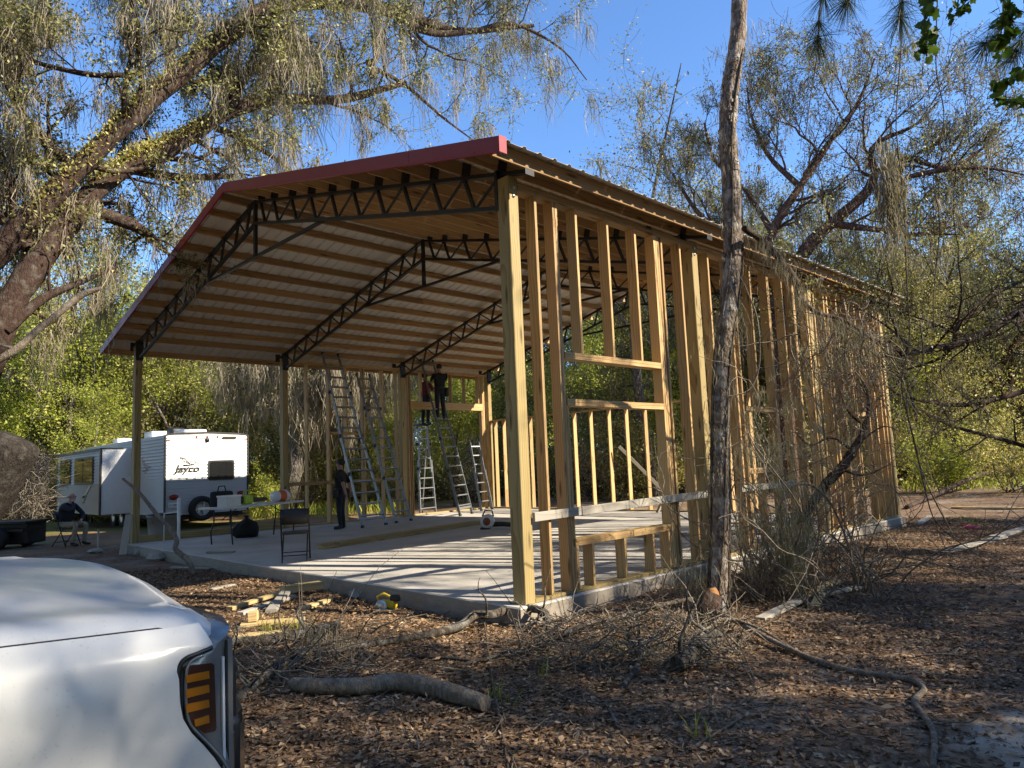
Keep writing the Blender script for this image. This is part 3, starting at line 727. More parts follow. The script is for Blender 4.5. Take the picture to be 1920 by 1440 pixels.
def tmpl_object(T):
    """one template as a single many-material mesh, kept out of the scene and only scattered through the woods"""
    V, F, mi, mats, o = [], [], [], [], 0
    for arr, m in ((T.lo if T.lo is not None else T.w, T.bark), (T.l, T.leafm), (T.m, T.mossm)):
        if arr is None: continue
        V.append(arr[0]); F.append(arr[1] + o); o += len(arr[0]); mi.append(np.full(len(arr[1]), len(mats), np.int32)); mats.append(M[m])
    me = np_mesh('woods_tree', np.vstack(V), np.vstack(F))
    for m in mats: me.materials.append(m)
    me.polygons.foreach_set('material_index', np.concatenate(mi)); me.update()
    return bpy.data.objects.new('woods_tree', me)
def forest(name, label, places):
    """a mass of trees nobody could count: one object, trees scattered by geometry nodes"""
    Ts = []
    for T, *_ in places:
        if T not in Ts: Ts.append(T)
    me = bpy.data.meshes.new(name); me.vertices.add(len(places)); me.vertices.foreach_set('co', np.array([p[1] for p in places], np.float32).ravel())
    for nm, ty, val in (('tid', 'INT', [Ts.index(p[0]) for p in places]), ('turn', 'FLOAT', [p[2] for p in places]), ('size', 'FLOAT', [p[3] for p in places])):
        a = me.attributes.new(nm, ty, 'POINT'); a.data.foreach_set('value', np.array(val, np.int32 if ty == 'INT' else np.float32))
    o = link(name, me); ng = bpy.data.node_groups.new(name, 'GeometryNodeTree')
    ng.interface.new_socket('Geometry', in_out='INPUT', socket_type='NodeSocketGeometry'); ng.interface.new_socket('Geometry', in_out='OUTPUT', socket_type='NodeSocketGeometry')
    N, Lk = ng.nodes, ng.links; gi, go_ = N.new('NodeGroupInput'), N.new('NodeGroupOutput'); jn = N.new('GeometryNodeJoinGeometry'); Lk.new(jn.outputs[0], go_.inputs[0])
    def attr(nm, ty): a = N.new('GeometryNodeInputNamedAttribute'); a.data_type = ty; a.inputs[0].default_value = nm; return a.outputs[0]
    tid, turn, size = attr('tid', 'INT'), attr('turn', 'FLOAT'), attr('size', 'FLOAT'); rot = N.new('ShaderNodeCombineXYZ'); Lk.new(turn, rot.inputs[2])
    for k, T in enumerate(Ts):
        oi = N.new('GeometryNodeObjectInfo'); oi.inputs['Object'].default_value = T.obj if getattr(T, 'obj', None) else tmpl_object(T); T.obj = oi.inputs['Object'].default_value
        cm = N.new('FunctionNodeCompare'); cm.data_type = 'INT'; cm.operation = 'EQUAL'; Lk.new(tid, cm.inputs[2]); cm.inputs[3].default_value = k
        ip = N.new('GeometryNodeInstanceOnPoints'); Lk.new(gi.outputs[0], ip.inputs['Points']); Lk.new(cm.outputs[0], ip.inputs['Selection']); Lk.new(oi.outputs['Geometry'], ip.inputs['Instance']); Lk.new(rot.outputs[0], ip.inputs['Rotation']); Lk.new(size, ip.inputs['Scale']); Lk.new(ip.outputs[0], jn.inputs[0])
    md = o.modifiers.new('scatter', 'NODES'); md.node_group = ng
    return tag(o, label, kind='stuff')
# ------------------------------------------------------------------ woods behind the clearing (reads as one mass)
def gpt(px, depth):
    """ground point under a pixel column at a depth"""
    p = at(px, 880, depth); return (float(p[0]), float(p[1]), gz(p[0], p[1]))
rw = np.random.default_rng(5)
places = []
for k in range(120):
    px = rw.uniform(-350, 2250); d = rw.uniform(32, 56)
    T = [OAK1, OAK2, MOSSY, SAP1, SAP2, SAP2, OAK2, SAP2][rw.integers(0, 8)]
    s = rw.uniform(0.85, 1.25)
    places.append((T, gpt(px, d), rw.uniform(0, 6.28), s))
for k in range(330):
    px = rw.uniform(-300, 2200); d = rw.uniform(28, 50)
    T = [BUSH1, BUSH3, BUSH2, BUSH3, SAP3, BUSH1, BUSH3, SAP1][rw.integers(0, 8)]
    places.append((T, gpt(px, d), rw.uniform(0, 6.28), rw.uniform(0.8, 1.7) * (0.55 if T in (SAP3, SAP1) else 1)))
forest('woods', 'mossy spring woods closing off the clearing behind the barn', places)
# woods all round the clearing behind and beside the camera: they close off the low sky and throw the dapple
def sun_pt(q, tt):
    """q: offset across the sun's bearing, tt: distance toward the sun"""
    ax, ay = math.sin(SUN_AZ), math.cos(SUN_AZ)
    return (ax * tt - ay * q, ay * tt + ax * q)
def seen(x, y, m=5.0):
    dx, dy = x - CAM_POS[0], y - CAM_POS[1]; dep = dx * AX_F[0] + dy * AX_F[1]; lat = dx * AX_R[0] + dy * AX_R[1]
    return dep > -2 and abs(lat) < max(0, dep) * 0.8 + m
DENSE = tmpl_oak(14, 14, leaves=1100, per=5, moss=120, bark='bark_grey', leafm='leaf_oak', size=0.24, mlen=(0.5, 1.6), open_=0.25)
DENSE2 = tmpl_sapling(25, 13, 700, 6, 'leaf_scrub', 0.22, moss=60, lean=0.5, rad=0.010)
places = []
for q, tt, T, s in ((-4.9, 13.0, BARE, 1.4), (-2.8, 12.5, SAP2, 1.0), (-3.9, 16, OAK2, 0.95), (-8.2, 19, OAK1, 1.0), (-1.7, 17.5, OAK2, 0.95), (-9.8, 15, OAK2, 1.0), (-2.2, 10.0, SAP2, 0.72), (-12, 11, DENSE, 1.0),
                    (1.2, 15.5, BARE, 1.15), (2.2, 17.5, SAP2, 1.12), (4.4, 18, BARE, 1.45), (6.0, 16.5, BARE, 1.2), (8.6, 20, SAP2, 1.1), (2.6, 26, OAK1, 1.05), (8, 28, OAK2, 1.1), (14, 26, OAK1, 1.0), (19, 28, OAK2, 1.0)):
    x, y = sun_pt(q, tt)
    if seen(x, y): continue
    places.append((T, (x, y, gz(x, y)), q * 2.1, s))
for k in range(27):
    q = rw.uniform(-9, 14); tt = rw.uniform(8.5, 12.5); x, y = sun_pt(q, tt)
    if seen(x, y, 2.0) or (0.5 < q < 9 and k % 3): continue
    places.append(([BUSH1, BUSH2, BUSH1][k % 3], (x, y, gz(x, y)), rw.uniform(0, 6), rw.uniform(0.85, 1.35)))
for k in range(46):                                   # behind the camera and left of the barn
    a = math.radians(150 + 200 * (k + rw.uniform()) / 46); R_ = rw.uniform(13, 27); x, y = 2.0 + R_ * math.cos(a), -4.0 + R_ * math.sin(a)
    dx, dy = x - CAM_POS[0], y - CAM_POS[1]; dep = dx * AX_F[0] + dy * AX_F[1]; lat = dx * AX_R[0] + dy * AX_R[1]
    if dep > 0 and abs(lat) < dep * 0.95 + 4.0: continue
    places.append(([DENSE, DENSE, DENSE2][k % 3], (x, y, gz(x, y)), rw.uniform(0, 6.28), rw.uniform(0.9, 1.15)))
forest('surrounding_woods', 'woods around the clearing that throw dappled shade over it', places)
# ------------------------------------------------------------------ single trees
def plant(T, name, label, cat, px, d, rz, s, group=None):
    return T.plant(name, label, cat, gpt(px, d), rz, s, group)
G = 'trees around the clearing'
plant(SAP2, 'young_tree', 'tall grey-green tree with bare twigs above the slide-out of the camper', 'tree', 215, 32, 1.1, 1.15, G)
plant(MOSSY, 'mossy_oak', 'moss-hung oak at the far left edge behind the dry brush heap', 'tree', 20, 34, 2.6, 1.0, G)
plant(OAK2, 'live_oak', 'golden-leaved oak showing above the middle of the barn roof', 'tree', 1330, 29, 2.2, 1.08, G)
plant(SLIM, 'young_oak', 'slender sparse tree standing highest above the barn roof against blue sky', 'tree', 1225, 27, 1.0, 1.72, G)
plant(OAK2, 'live_oak', 'pale oak at the right edge of the clearing behind the scrub', 'tree', 1830, 32, 4.0, 0.95, G)
plant(SAP2, 'young_tree', 'leaning grey-green tree just past the end of the barn', 'tree', 1745, 27, 0.3, 0.8, G)
plant(MOSSY, 'mossy_oak', 'oak draped in grey moss beside the camper', 'tree', 520, 27, 0.9, 0.92, G)
plant(MOSSY, 'mossy_oak', 'moss-hung oak behind the two leaning ladders', 'tree', 690, 29, 3.5, 0.9, G)
plant(SAP1, 'spring_tree', 'bright green tree standing left of the camper', 'tree', 95, 29, 0.2, 1.4, G)
plant(SAP1, 'spring_tree', 'fresh green tree seen over the camper roof', 'tree', 330, 31, 2.0, 1.1, G)
plant(SAP3, 'spring_tree', 'small lime-green tree low behind the slide-out of the camper', 'tree', 175, 27, 4.4, 0.75, G)
plant(SAP3, 'spring_tree', 'green sapling seen through the far door opening of the barn', 'tree', 850, 27, 1.4, 0.85, G)
plant(SAP1, 'spring_tree', 'leafy sapling seen through the back wall studs beside the corner post', 'tree', 1075, 26, 3.3, 0.85, G)
plant(SAP2, 'young_tree', 'grey-green sapling seen through the first window framing', 'tree', 1180, 27, 5.0, 0.75, G)
plant(BUSH2, 'bush', 'broad yellow-green bush in sun past the end of the barn', 'bush', 1770, 24, 0.5, 1.05, 'bushes')
plant(BUSH1, 'bush', 'olive scrub bush at the right edge under the dark limb', 'bush', 1890, 22, 1.5, 1.15, 'bushes')
plant(BUSH2, 'bush', 'low sunlit bush between the mossy oak and the barn post', 'bush', 500, 25.5, 2.5, 0.7, 'bushes')
plant(OAK2, 'live_oak', 'oak with tangled bare twigs just right of the pine trunk above the roof', 'tree', 1460, 31, 5.2, 1.22, G)
plant(OAK1, 'live_oak', 'olive oak filling the gap between the roof end and the right edge', 'tree', 1710, 30, 1.9, 1.08, G)
# ------------------------------------------------------------------ the great live oak leaning in from the left
def path(pts, n=None):
    """pixel/depth/radius rows -> smooth world polyline and radii"""
    P = np.array([[*at(a, b, d), r] for a, b, d, r in pts]); S = spline(P, n or 4 * len(pts)); return S[:, :3], np.maximum(S[:, 3], 0.004)
ho = Wood(101); hr = ho.rng
def limb(pts, kids, L, last=3, ang=(0.5, 1.2), trop=0.03, up=0.25, lo=0.12, n=None):
    p, r = path(pts, n); r = r * 0.95; ho.tube(p, r * (1 + 0.05 * hr.normal(size=len(r)))); ho.limbs.append(p)
    for j in range(kids):
        u = lo + (1 - lo) * (j + hr.uniform(0.1, 0.9)) / kids; i = min(len(p) - 2, int(u * (len(p) - 1)))
        d = unit(p[i + 1] - p[i]); a = hr.uniform(*ang); side = unit(np.cross(d, hr.normal(size=3)) + np.array([0, 0, up]))
        ho.grow(p[i], unit(d * math.cos(a) + side * math.sin(a)), L * hr.uniform(0.6, 1.25), min(0.06, r[i] * 0.4), 0, last, wig=0.22, trop=trop, kids=(5, 4, 3), shrink=(0.42, 0.68))
    return p
limb([(-260, 640, 11.6, .32), (-60, 520, 11.8, .235), (60, 405, 12, .205), (150, 312, 12.4, .19), (250, 215, 13, .185), (340, 136, 13.8, .205), (430, 60, 14.5, .21), (520, 14, 15.2, .20), (620, 2, 16, .18), (740, 22, 17, .15), (860, 58, 18, .09), (1000, 48, 19, .05)], 15, 2.3, lo=0.2)
limb([(-200, 1010, 11.2, .62), (-90, 800, 11.3, .42), (0, 605, 11.6, .26), (55, 515, 11.9, .23), (110, 440, 12.3, .22), (180, 355, 13, .185), (260, 300, 13.6, .165), (340, 258, 14.2, .165), (420, 214, 14.8, .16), (520, 186, 15.5, .12), (640, 186, 16.5, .11), (760, 155, 17.5, .07)], 13, 2.0, lo=0.3)
limb([(620, 2, 16, .14), (720, -40, 17, .12), (860, -60, 18, .09), (1010, -20, 19, .05)], 8, 2.0)
limb([(740, 22, 17, .12), (800, 60, 17.4, .09), (880, 60, 18, .07), (960, 45, 18.4, .05), (1050, 90, 19, .03), (1100, 150, 19.2, .015)], 9, 1.35, 2)
limb([(245, 318, 13.5, .10), (330, 332, 13.8, .085), (440, 330, 14.2, .055)], 3, 0.9, 2)
limb([(405, 240, 14.7, .08), (470, 268, 15, .07), (545, 322, 15.3, .035), (600, 400, 15.6, .02)], 4, 1.0, 2)
limb([(430, 210, 14.8, .12), (455, 140, 15.2, .10), (520, 110, 15.8, .07), (600, 90, 16.5, .04)], 6, 1.4)
limb([(700, 60, 16.8, .09), (705, 110, 17, .07), (690, 120, 17, .06), (760, 160, 17.4, .05), (830, 220, 17.8, .035), (890, 265, 18.2, .015)], 6, 1.0, 2)
limb([(190, 400, 12.9, .13), (260, 428, 13.2, .11), (300, 462, 13.5, .06), (320, 480, 13.6, .02)], 4, 0.9, 2)
limb([(250, 140, 13.2, .05), (170, 140, 13, .05), (60, 115, 12.8, .045), (-20, 80, 12.6, .02)], 5, 1.1, 2)
limb([(330, 150, 14, .10), (300, 60, 14.2, .07), (260, -20, 14.4, .05), (200, -80, 14.6, .03)], 6, 1.6)
limb([(150, 320, 12.6, .12), (60, 240, 12.8, .09), (10, 130, 13, .06), (20, 20, 13.4, .04)], 8, 1.6)
limb([(60, 470, 12, .14), (0, 400, 12.2, .10), (-60, 300, 12.5, .06)], 7, 1.4)
limb([(10, 620, 11.5, .10), (80, 560, 11.9, .08), (150, 530, 12.3, .05), (220, 500, 12.8, .02)], 5, 0.9, 2)
oak_root = at(-200, 1010, 11.2)
orp = np.array([oak_root[0], oak_root[1], gz(oak_root[0], oak_root[1])])
ho_tmpl_w = ho.arrays()
la = clump_leaves(ho.twig_points(6600, 0.05), 13, 0.068, hr, 0.10)
mo = moss_arrays(ho.limb_points(900), hr, 0.4, 2.1, strands=26, width=0.006, wind=(0.05, 0.02, 0))
great = empty('live_oak', tuple(orp)); tag(great, 'huge moss-hung live oak whose thick limbs lean in from the upper left', 'tree', G)
def child(nm, arr, mat, smooth=False):
    o = link(nm, np_mesh(nm, arr[0] - orp, arr[1], M[mat], smooth), None, great); return o
child('trunk', ho_tmpl_w, 'bark_oak', True); child('crown', la, 'leaf_oak_gold'); tag(child('spanish_moss', mo, 'moss'), kind='stuff')
# resurrection fern furring the top of the two main limbs
fp = []
big = [(np.array([at(a, b, d) for a, b, d in row])) for row in ([(60, 405, 11.9), (150, 300, 12.3), (250, 196, 12.9), (340, 116, 13.7), (430, 40, 14.4)], [(180, 332, 12.95), (260, 283, 13.5), (340, 247, 14.1), (420, 200, 14.7)])]
for row in big:
    S = spline(row, 240); fp.append(np.repeat(S, 9, 0) + hr.normal(size=(240 * 9, 3)) * np.array([0.09, 0.09, 0.05]))
child('fern', leaf_arrays(np.vstack(fp), 0.07, hr, 0.45), 'leaf_scrub')
# pale dead limb dropping below it
dl = MB(); p, r = path([(-30, 690, 10.6, .055), (30, 655, 10.7, .06), (75, 615, 10.9, .055), (110, 588, 11, .05), (150, 555, 11.2, .055), (190, 540, 11.3, .03)], 20); dl.tube(p, r, 8)
p, r = path([(30, 655, 10.7, .03), (-10, 640, 10.6, .02), (-40, 600, 10.5, .01)], 8); dl.tube(p, r, 5)
o = dl.build('dead_limb', M['bark_bare'], great, loc=tuple(-orp))
# the blunt sawn trunk poking in at the left edge
lg = MB(); p, r = path([(-170, 1100, 8.2, .40), (-90, 990, 8.3, .38), (-20, 890, 8.4, .36), (10, 842, 8.45, .345), (20, 822, 8.47, .29), (24, 815, 8.48, .12)], 22)
lg.tube(p, r * (1 + 0.02 * np.sin(np.arange(22))), 22)
tag(lg.build('cut_trunk', M['bark_shaded']), 'dark blunt end of a thick leaning trunk at the left edge', 'trunk')

# ------------------------------------------------------------------ the spreading oak behind the far end of the roof
h2 = Wood(303); r2 = h2.rng
def limb2(pts, kids, L, last=3, lo=0.15):
    p, r = path(pts); h2.tube(p, r * (1 + 0.05 * r2.normal(size=len(r)))); h2.limbs.append(p)
    for j in range(kids):
        i = min(len(p) - 2, int((lo + (1 - lo) * (j + r2.uniform(0.1, 0.9)) / kids) * (len(p) - 1))); d = unit(p[i + 1] - p[i]); a = r2.uniform(0.4, 1.2); side = unit(np.cross(d, r2.normal(size=3)) + np.array([0, 0, 0.25]))
        h2.grow(p[i], unit(d * math.cos(a) + side * math.sin(a)), L * r2.uniform(0.6, 1.25), min(0.07, r[i] * 0.45), 0, last, wig=0.22, trop=0.05, kids=(5, 4, 3), shrink=(0.42, 0.68), twig_r=0.007)
D2 = 24
limb2([(1480, 900, D2, .34), (1470, 700, D2, .30), (1480, 560, D2, .26), (1510, 470, D2, .22), (1570, 410, D2, .19), (1620, 365, D2, .165), (1640, 325, D2, .14), (1632, 290, D2, .10), (1650, 265, D2, .08), (1720, 232, D2, .05), (1760, 190, D2, .02)], 9, 2.6, lo=.35)
limb2([(1470, 640, D2, .2), (1430, 520, D2, .17), (1450, 430, D2, .15), (1500, 350, D2, .12), (1560, 260, D2, .09), (1610, 190, D2, .06), (1640, 110, D2, .025)], 10, 2.3, lo=.3)
limb2([(1640, 325, D2, .11), (1700, 300, D2, .09), (1780, 315, D2, .07), (1840, 280, D2, .05), (1890, 240, D2, .02)], 8, 2.0)
limb2([(1700, 332, D2 - 1, .09), (1770, 318, D2 - 1, .08), (1850, 315, D2 - 1, .05), (1930, 330, D2 - 1, .025)], 7, 1.6)
limb2([(1430, 520, D2, .14), (1370, 450, D2 + 1, .11), (1310, 400, D2 + 1, .08), (1270, 340, D2 + 2, .05), (1240, 290, D2 + 2, .02)], 8, 1.9)
limb2([(1560, 420, D2, .13), (1640, 430, D2 - 1, .10), (1720, 440, D2 - 1, .07), (1800, 420, D2 - 1, .03)], 8, 1.8)
limb2([(1500, 350, D2, .10), (1440, 290, D2 + 1, .08), (1410, 220, D2 + 1, .05), (1400, 160, D2 + 1, .02)], 7, 1.7)
limb2([(1450, 440, D2, .11), (1400, 360, D2 + 2, .08), (1340, 300, D2 + 2, .06), (1320, 230, D2 + 2, .03)], 7, 1.7)
o2 = at(1480, 900, D2); o2[2] = gz(o2[0], o2[1]); h2.tube(np.array([[o2[0], o2[1], o2[2] - .2], at(1480, 900, D2)]), np.array([.42, .34]))
ok2 = empty('live_oak', tuple(o2)); tag(ok2, 'tall spreading oak with dark red limbs rising behind the far end of the barn roof', 'tree', G)
def child2(nm, arr, mat, sm=False): return link(nm, np_mesh(nm, arr[0] - o2, arr[1], M[mat], sm), None, ok2)
child2('trunk', h2.arrays(), 'bark_red', True); child2('crown', clump_leaves(h2.twig_points(4600, 0.05), 8, 0.082, r2, 0.13), 'leaf_oak'); tag(child2('spanish_moss', moss_arrays(h2.limb_points(420), r2, 0.4, 1.7, strands=10, width=0.011), 'moss'), kind='stuff')

# ------------------------------------------------------------------ the pine trunk standing in front of the wall
pr = np.random.default_rng(41)
pine = empty('pine_tree', (1.49, 1.05, gz(1.49, 1.05)))
tag(pine, 'slender rough-barked pine trunk standing in front of the long wall', 'tree', G)
pb = np.array(pine.location)
PD = 6.93
rows = [(1342, 1175, PD, .165), (1345, 1140, PD, .125), (1350, 1000, PD, .108), (1351, 850, PD, .104), (1353, 700, PD, .104), (1364, 590, PD, .105), (1374, 480, PD, .108), (1371, 350, PD, .105), (1364, 250, PD, .10), (1372, 150, PD, .095), (1384, 60, PD, .085), (1388, -60, PD, .08), (1395, -250, PD + .2, .075), (1400, -500, PD + .4, .06), (1410, -760, PD + .6, .03)]
AH = unit(np.array([AX_F[0], AX_F[1], 0]))
def upright(px, py, d, r):
    v = AX_F + AX_R * ((px - 960) / 1337.35) - AX_U * ((py - 720) / 1337.35); b = at(1342, 1175, PD) - CAM_POS
    return [*(CAM_POS + v * ((b @ AH) + d - PD) / (v @ AH)), r * (1 + 0.0004 * max(0, 700 - py))]
p = spline(np.array([upright(*q) for q in rows]), 90); p, r = p[:, :3], np.maximum(p[:, 3], 0.004) * 0.76
ptr = MB(); ptr.tube(p - pb, r, 20, wob=0.045, rng=pr); tr_o = ptr.build('trunk', M['bark_pine'], pine)
# loose bark plates on the trunk
bpl = MB()
for k in range(420):
    i = int(pr.uniform(2, 60)); a = pr.uniform(0, 6.28); nrm = np.array([math.cos(a), math.sin(a), 0]); c = p[i] - pb + nrm * (r[i] + 0.002)
    tng = np.array([-nrm[1], nrm[0], 0]); w_, h_ = pr.uniform(0.012, 0.03), pr.uniform(0.03, 0.075)
    bpl.add([c - tng * w_, c + tng * w_ * 0.8, c + tng * w_ + np.array([0, 0, h_]) + nrm * 0.004, c - tng * w_ * 0.7 + np.array([0, 0, h_ * 1.1])] + [q + nrm * pr.uniform(0.003, 0.006) for q in (c - tng * w_ * .7 + np.array([0, 0, .006]), c + tng * w_ * .6 + np.array([0, 0, .006]), c + tng * w_ * .7 + np.array([0, 0, h_ * .9]), c - tng * w_ * .5 + np.array([0, 0, h_ * .95]))],
            [(4, 5, 6, 7), (0, 1, 5, 4), (1, 2, 6, 5), (2, 3, 7, 6), (3, 0, 4, 7)])
tag(bpl.build('bark', M['bark_pine'], pine), kind='stuff')
# climbing vine stems hugging it
for k in range(5):
    ph = pr.uniform(0, 6.28); seq = np.arange(4, 62, 3); vp = np.array([p[i] - pb + np.array([math.cos(ph + i * 0.05 * (1 if k % 2 else -1)), math.sin(ph + i * 0.05), 0]) * (r[i] + 0.006 + 0.008 * pr.uniform()) for i in seq])
    MB().tube(spline(vp, 50), 0.007 + 0.005 * pr.uniform(), 5).build('vine', M['vine'], pine)
pm = moss_arrays(np.array([p[i] - pb + pr.normal(size=3) * np.array([.10, .10, .02]) for i in pr.integers(8, 66, 200)]), pr, 0.08, 0.35, strands=9, width=0.0022)
tag(link('spanish_moss', np_mesh('spanish_moss', *pm, M['moss']), None, pine), kind='stuff')
# its crown is far above the picture
pw = Wood(42)
for k in range(11):
    i = 76 + k; i = min(i, 89); a = k * 2.4; pw.grow(p[i] - pb, np.array([math.cos(a), math.sin(a), 0.35]), 1.5, 0.03, 0, 2, kids=(5, 4))
link('branches', np_mesh('branches', *pw.arrays(), M['bark_pine'], True), None, pine)
tp = pw.twig_points(700, 0.03); nd = clump_leaves(tp, 14, 0.2, pw.rng, 0.05, 0.05)
link('crown', np_mesh('crown', *nd, M['needle']), None, pine)
# ------------------------------------------------------------------ camper
plain('camper_white', (0.50, 0.50, 0.475), 0.4, 0.0, 0.04, 2.0); plain('camper_taupe', (0.36, 0.32, 0.265), 0.45, 0.0, 0.06, 2.0); plain('camper_grey', (0.30, 0.28, 0.245), 0.45, 0.0, 0.05)
plain('dark_glass', (0.012, 0.013, 0.014), 0.08, 0.0, 0.05); plain('lamp_red', (0.28, 0.015, 0.012), 0.25); plain('print_black', (0.012, 0.012, 0.012), 0.5); plain('gloss_white', (0.82, 0.82, 0.80), 0.25, 0.0, 0.03)
plain('frame_brown', (0.035, 0.030, 0.026), 0.5)
RX, CY0, CY1, CZ0, CZ1 = -17.0, 2.20, 4.68, 0.30, 2.66
camper = empty('camper_trailer', (RX, (CY0 + CY1) / 2, gz(-17, 3.4))); tag(camper, 'white travel trailer with open slide-out parked beyond the barn', 'camper')
CO = np.array([RX, (CY0 + CY1) / 2, gz(-17, 3.4)])
def cpart(mb, name, mats, parent=None):
    mb.v = [(a - CO[0], b - CO[1], c - CO[2]) for a, b, c in mb.v]
    return mb.build(name, mats, parent or camper)
def laps(mb, p0, u, length, z0, z1, n, step=0.098, depth=0.034, mi=0, z1b=None):
    """horizontal lapped siding: p0 start corner, u unit along, n outward"""
    z = z0; u = np.array(u, float); n = np.array(n, float); p0 = np.array(p0, float)
    while z < z1 - 1e-3:
        zz = min(z + step, z1); L = length
        a = p0 + n * depth + np.array([0, 0, z]); b = a + u * L; c = p0 + u * L + np.array([0, 0, zz]) + n * 0.001; d = p0 + np.array([0, 0, zz]) + n * 0.001
        e = p0 + np.array([0, 0, z]); f_ = e + u * L
        mb.add([a, b, c, d, e, f_], [(0, 1, 2, 3), (0, 4, 5, 1)], mi); z = zz
XF = -27.6
body = MB(); yc = (CY0 + CY1) / 2
prof = [(CY0, CZ0), (CY1, CZ0), (CY1, CZ1), (CY1 - 0.25, CZ1 + 0.045), (yc, CZ1 + 0.085), (CY0 + 0.25, CZ1 + 0.045), (CY0, CZ1)]
body.prism(prof, RX - XF, 'X', XF); cpart(body, 'body', M['camper_white'])
s = MB(); laps(s, (RX + 0.002, CY0 + 0.03, 0), (0, 1, 0), CY1 - CY0 - 0.06, CZ0, CZ1 - 0.02, (1, 0, 0)); cpart(s, 'siding', M['camper_white'])
s = MB(); laps(s, (XF, CY0 - 0.002, 0), (1, 0, 0), RX - XF - 0.03, CZ0, CZ1 - 0.03, (0, -1, 0)); cpart(s, 'siding', M['camper_white'])
for y in (CY0, CY1): cpart(MB().box((RX + 0.006, y, (CZ0 + CZ1) / 2), (0.08, 0.035, CZ1 - CZ0)), 'corner_trim', M['frame_brown'])
rt = MB(); rt.prism([(a, b + 0.012) for a, b in prof[2:]] + [(a, b - 0.03) for a, b in prof[2:]][::-1], 0.05, 'X', RX - 0.03); cpart(rt, 'roof_edge', M['frame_brown'])
def rect_round(y0, y1, z0, z1, r, k=4):
    out = []
    for cy, cz, a0 in ((y1 - r, z1 - r, 0), (y0 + r, z1 - r, 90), (y0 + r, z0 + r, 180), (y1 - r, z0 + r, 270)):
        for i in range(k + 1):
            a = math.radians(a0 + 90 * i / k); out.append((cy + r * math.cos(a), cz + r * math.sin(a)))
    return out
w_ = cpart(MB().prism(rect_round(3.43, 4.25, 1.27, 1.88, 0.09), 0.046, 'X', RX), 'window', M['black_plastic'])
cpart(MB().prism(rect_round(3.48, 4.20, 1.32, 1.83, 0.07), 0.006, 'X', RX + 0.046), 'pane', M['dark_glass'], w_)
for y in (2.45, 4.46):
    t_ = cpart(MB().lathe((RX + 0.03, y, 0.83), [(0.13, 0), (0.13, 0.02), (0.10, 0.03), (0.0001, 0.033)], 18, 'X'), 'tail_light', M['lamp_red']); 
    t_.scale = (1, 1, 0.62); t_.location = (0, 0, (0.83 - CO[2]) * 0.38)
for y in (3.09, 3.41, 3.72): cpart(MB().lathe((RX + 0.03, y, 2.60), [(0.035, 0), (0.03, 0.02), (0.0001, 0.022)], 10, 'X'), 'marker_light', M['lamp_red'])
for y in (2.28, 4.60): cpart(MB().box((RX + 0.036, y, 2.50), (0.02, 0.09, 0.03)), 'marker_light', M['lamp_red'])
cpart(MB().lathe((RX + 0.01, 3.41, 2.50), [(0.075, 0), (0.06, 0.05), (0.0001, 0.055)], 12, 'X'), 'camera_bracket', M['black_plastic'])
cpart(MB().prism(rect_round(3.87, 4.30, 2.53, 2.61, 0.03), 0.05, 'X', RX), 'vent', M['black_plastic'])
sp = cpart(MB().lathe((RX + 0.02, 3.22, 0.45), [(0.19, 0.13), (0.21, 0.20), (0.33, 0.22), (0.37, 0.17), (0.375, 0.05), (0.33, 0.0), (0.1, 0.0)], 30, 'X'), 'spare_tyre', M['rubber'])
cpart(MB().lathe((RX + 0.02, 3.22, 0.45), [(0.0001, 0.15), (0.06, 0.16), (0.09, 0.11), (0.15, 0.10), (0.19, 0.16), (0.205, 0.19), (0.19, 0.13)], 24, 'X'), 'rim', M['galv'], sp)
for k in range(5):
    a = k * 2 * math.pi / 5; cpart(MB().bar((RX + 0.17, 3.22 + 0.06 * math.cos(a), 0.45 + 0.06 * math.sin(a)), (RX + 0.17, 3.22 + 0.19 * math.cos(a), 0.45 + 0.19 * math.sin(a)), 0.05, 0.03), 'spoke', M['galv'], sp)
cpart(MB().box((RX + 0.042, 2.445, 0.60), (0.012, 0.30, 0.15)), 'licence_plate', M['gloss_white'])
def text_mesh(txt, size, shear=0.0, ext=0.004):
    cu = bpy.data.curves.new('lettering', 'FONT'); cu.body = txt; cu.size = size; cu.shear = shear; cu.extrude = ext; cu.offset = 0.03 * size; cu.align_x = 'LEFT'; cu.resolution_u = 3
    ob = bpy.data.objects.new('lettering', cu); COL.objects.link(ob); dg = bpy.context.evaluated_depsgraph_get(); me = bpy.data.meshes.new_from_object(ob.evaluated_get(dg)); bpy.data.objects.remove(ob); bpy.data.curves.remove(cu)
    return me
def place_text(name, txt, size, o, xd, yd, mat, parent, shear=0.0, sx=1.0, off=None):
    me = text_mesh(txt, size, shear); me.materials.clear(); me.materials.append(M[mat]); ob = link(name, me, None, parent)
    xd, yd = Vector(xd), Vector(yd); zd = xd.cross(yd); o = Vector(o) - Vector(off if off is not None else (0, 0, 0))
    ob.matrix_local = Matrix(((xd.x * sx, yd.x, zd.x, o.x), (xd.y * sx, yd.y, zd.y, o.y), (xd.z * sx, yd.z, zd.z, o.z), (0, 0, 0, 1))); return ob
place_text('lettering', 'Jayco', 0.27, (RX + 0.039, 2.47, 1.555), (0, 1, 0), (0, 0, 1), 'print_black', camper, 0.25, 1.22, CO)
place_text('lettering', 'LT 9MLA', 0.075, (RX + 0.054, 2.31, 0.575), (0, 1, 0), (0, 0, 1), 'camper_taupe', camper, 0, 1.0, CO)
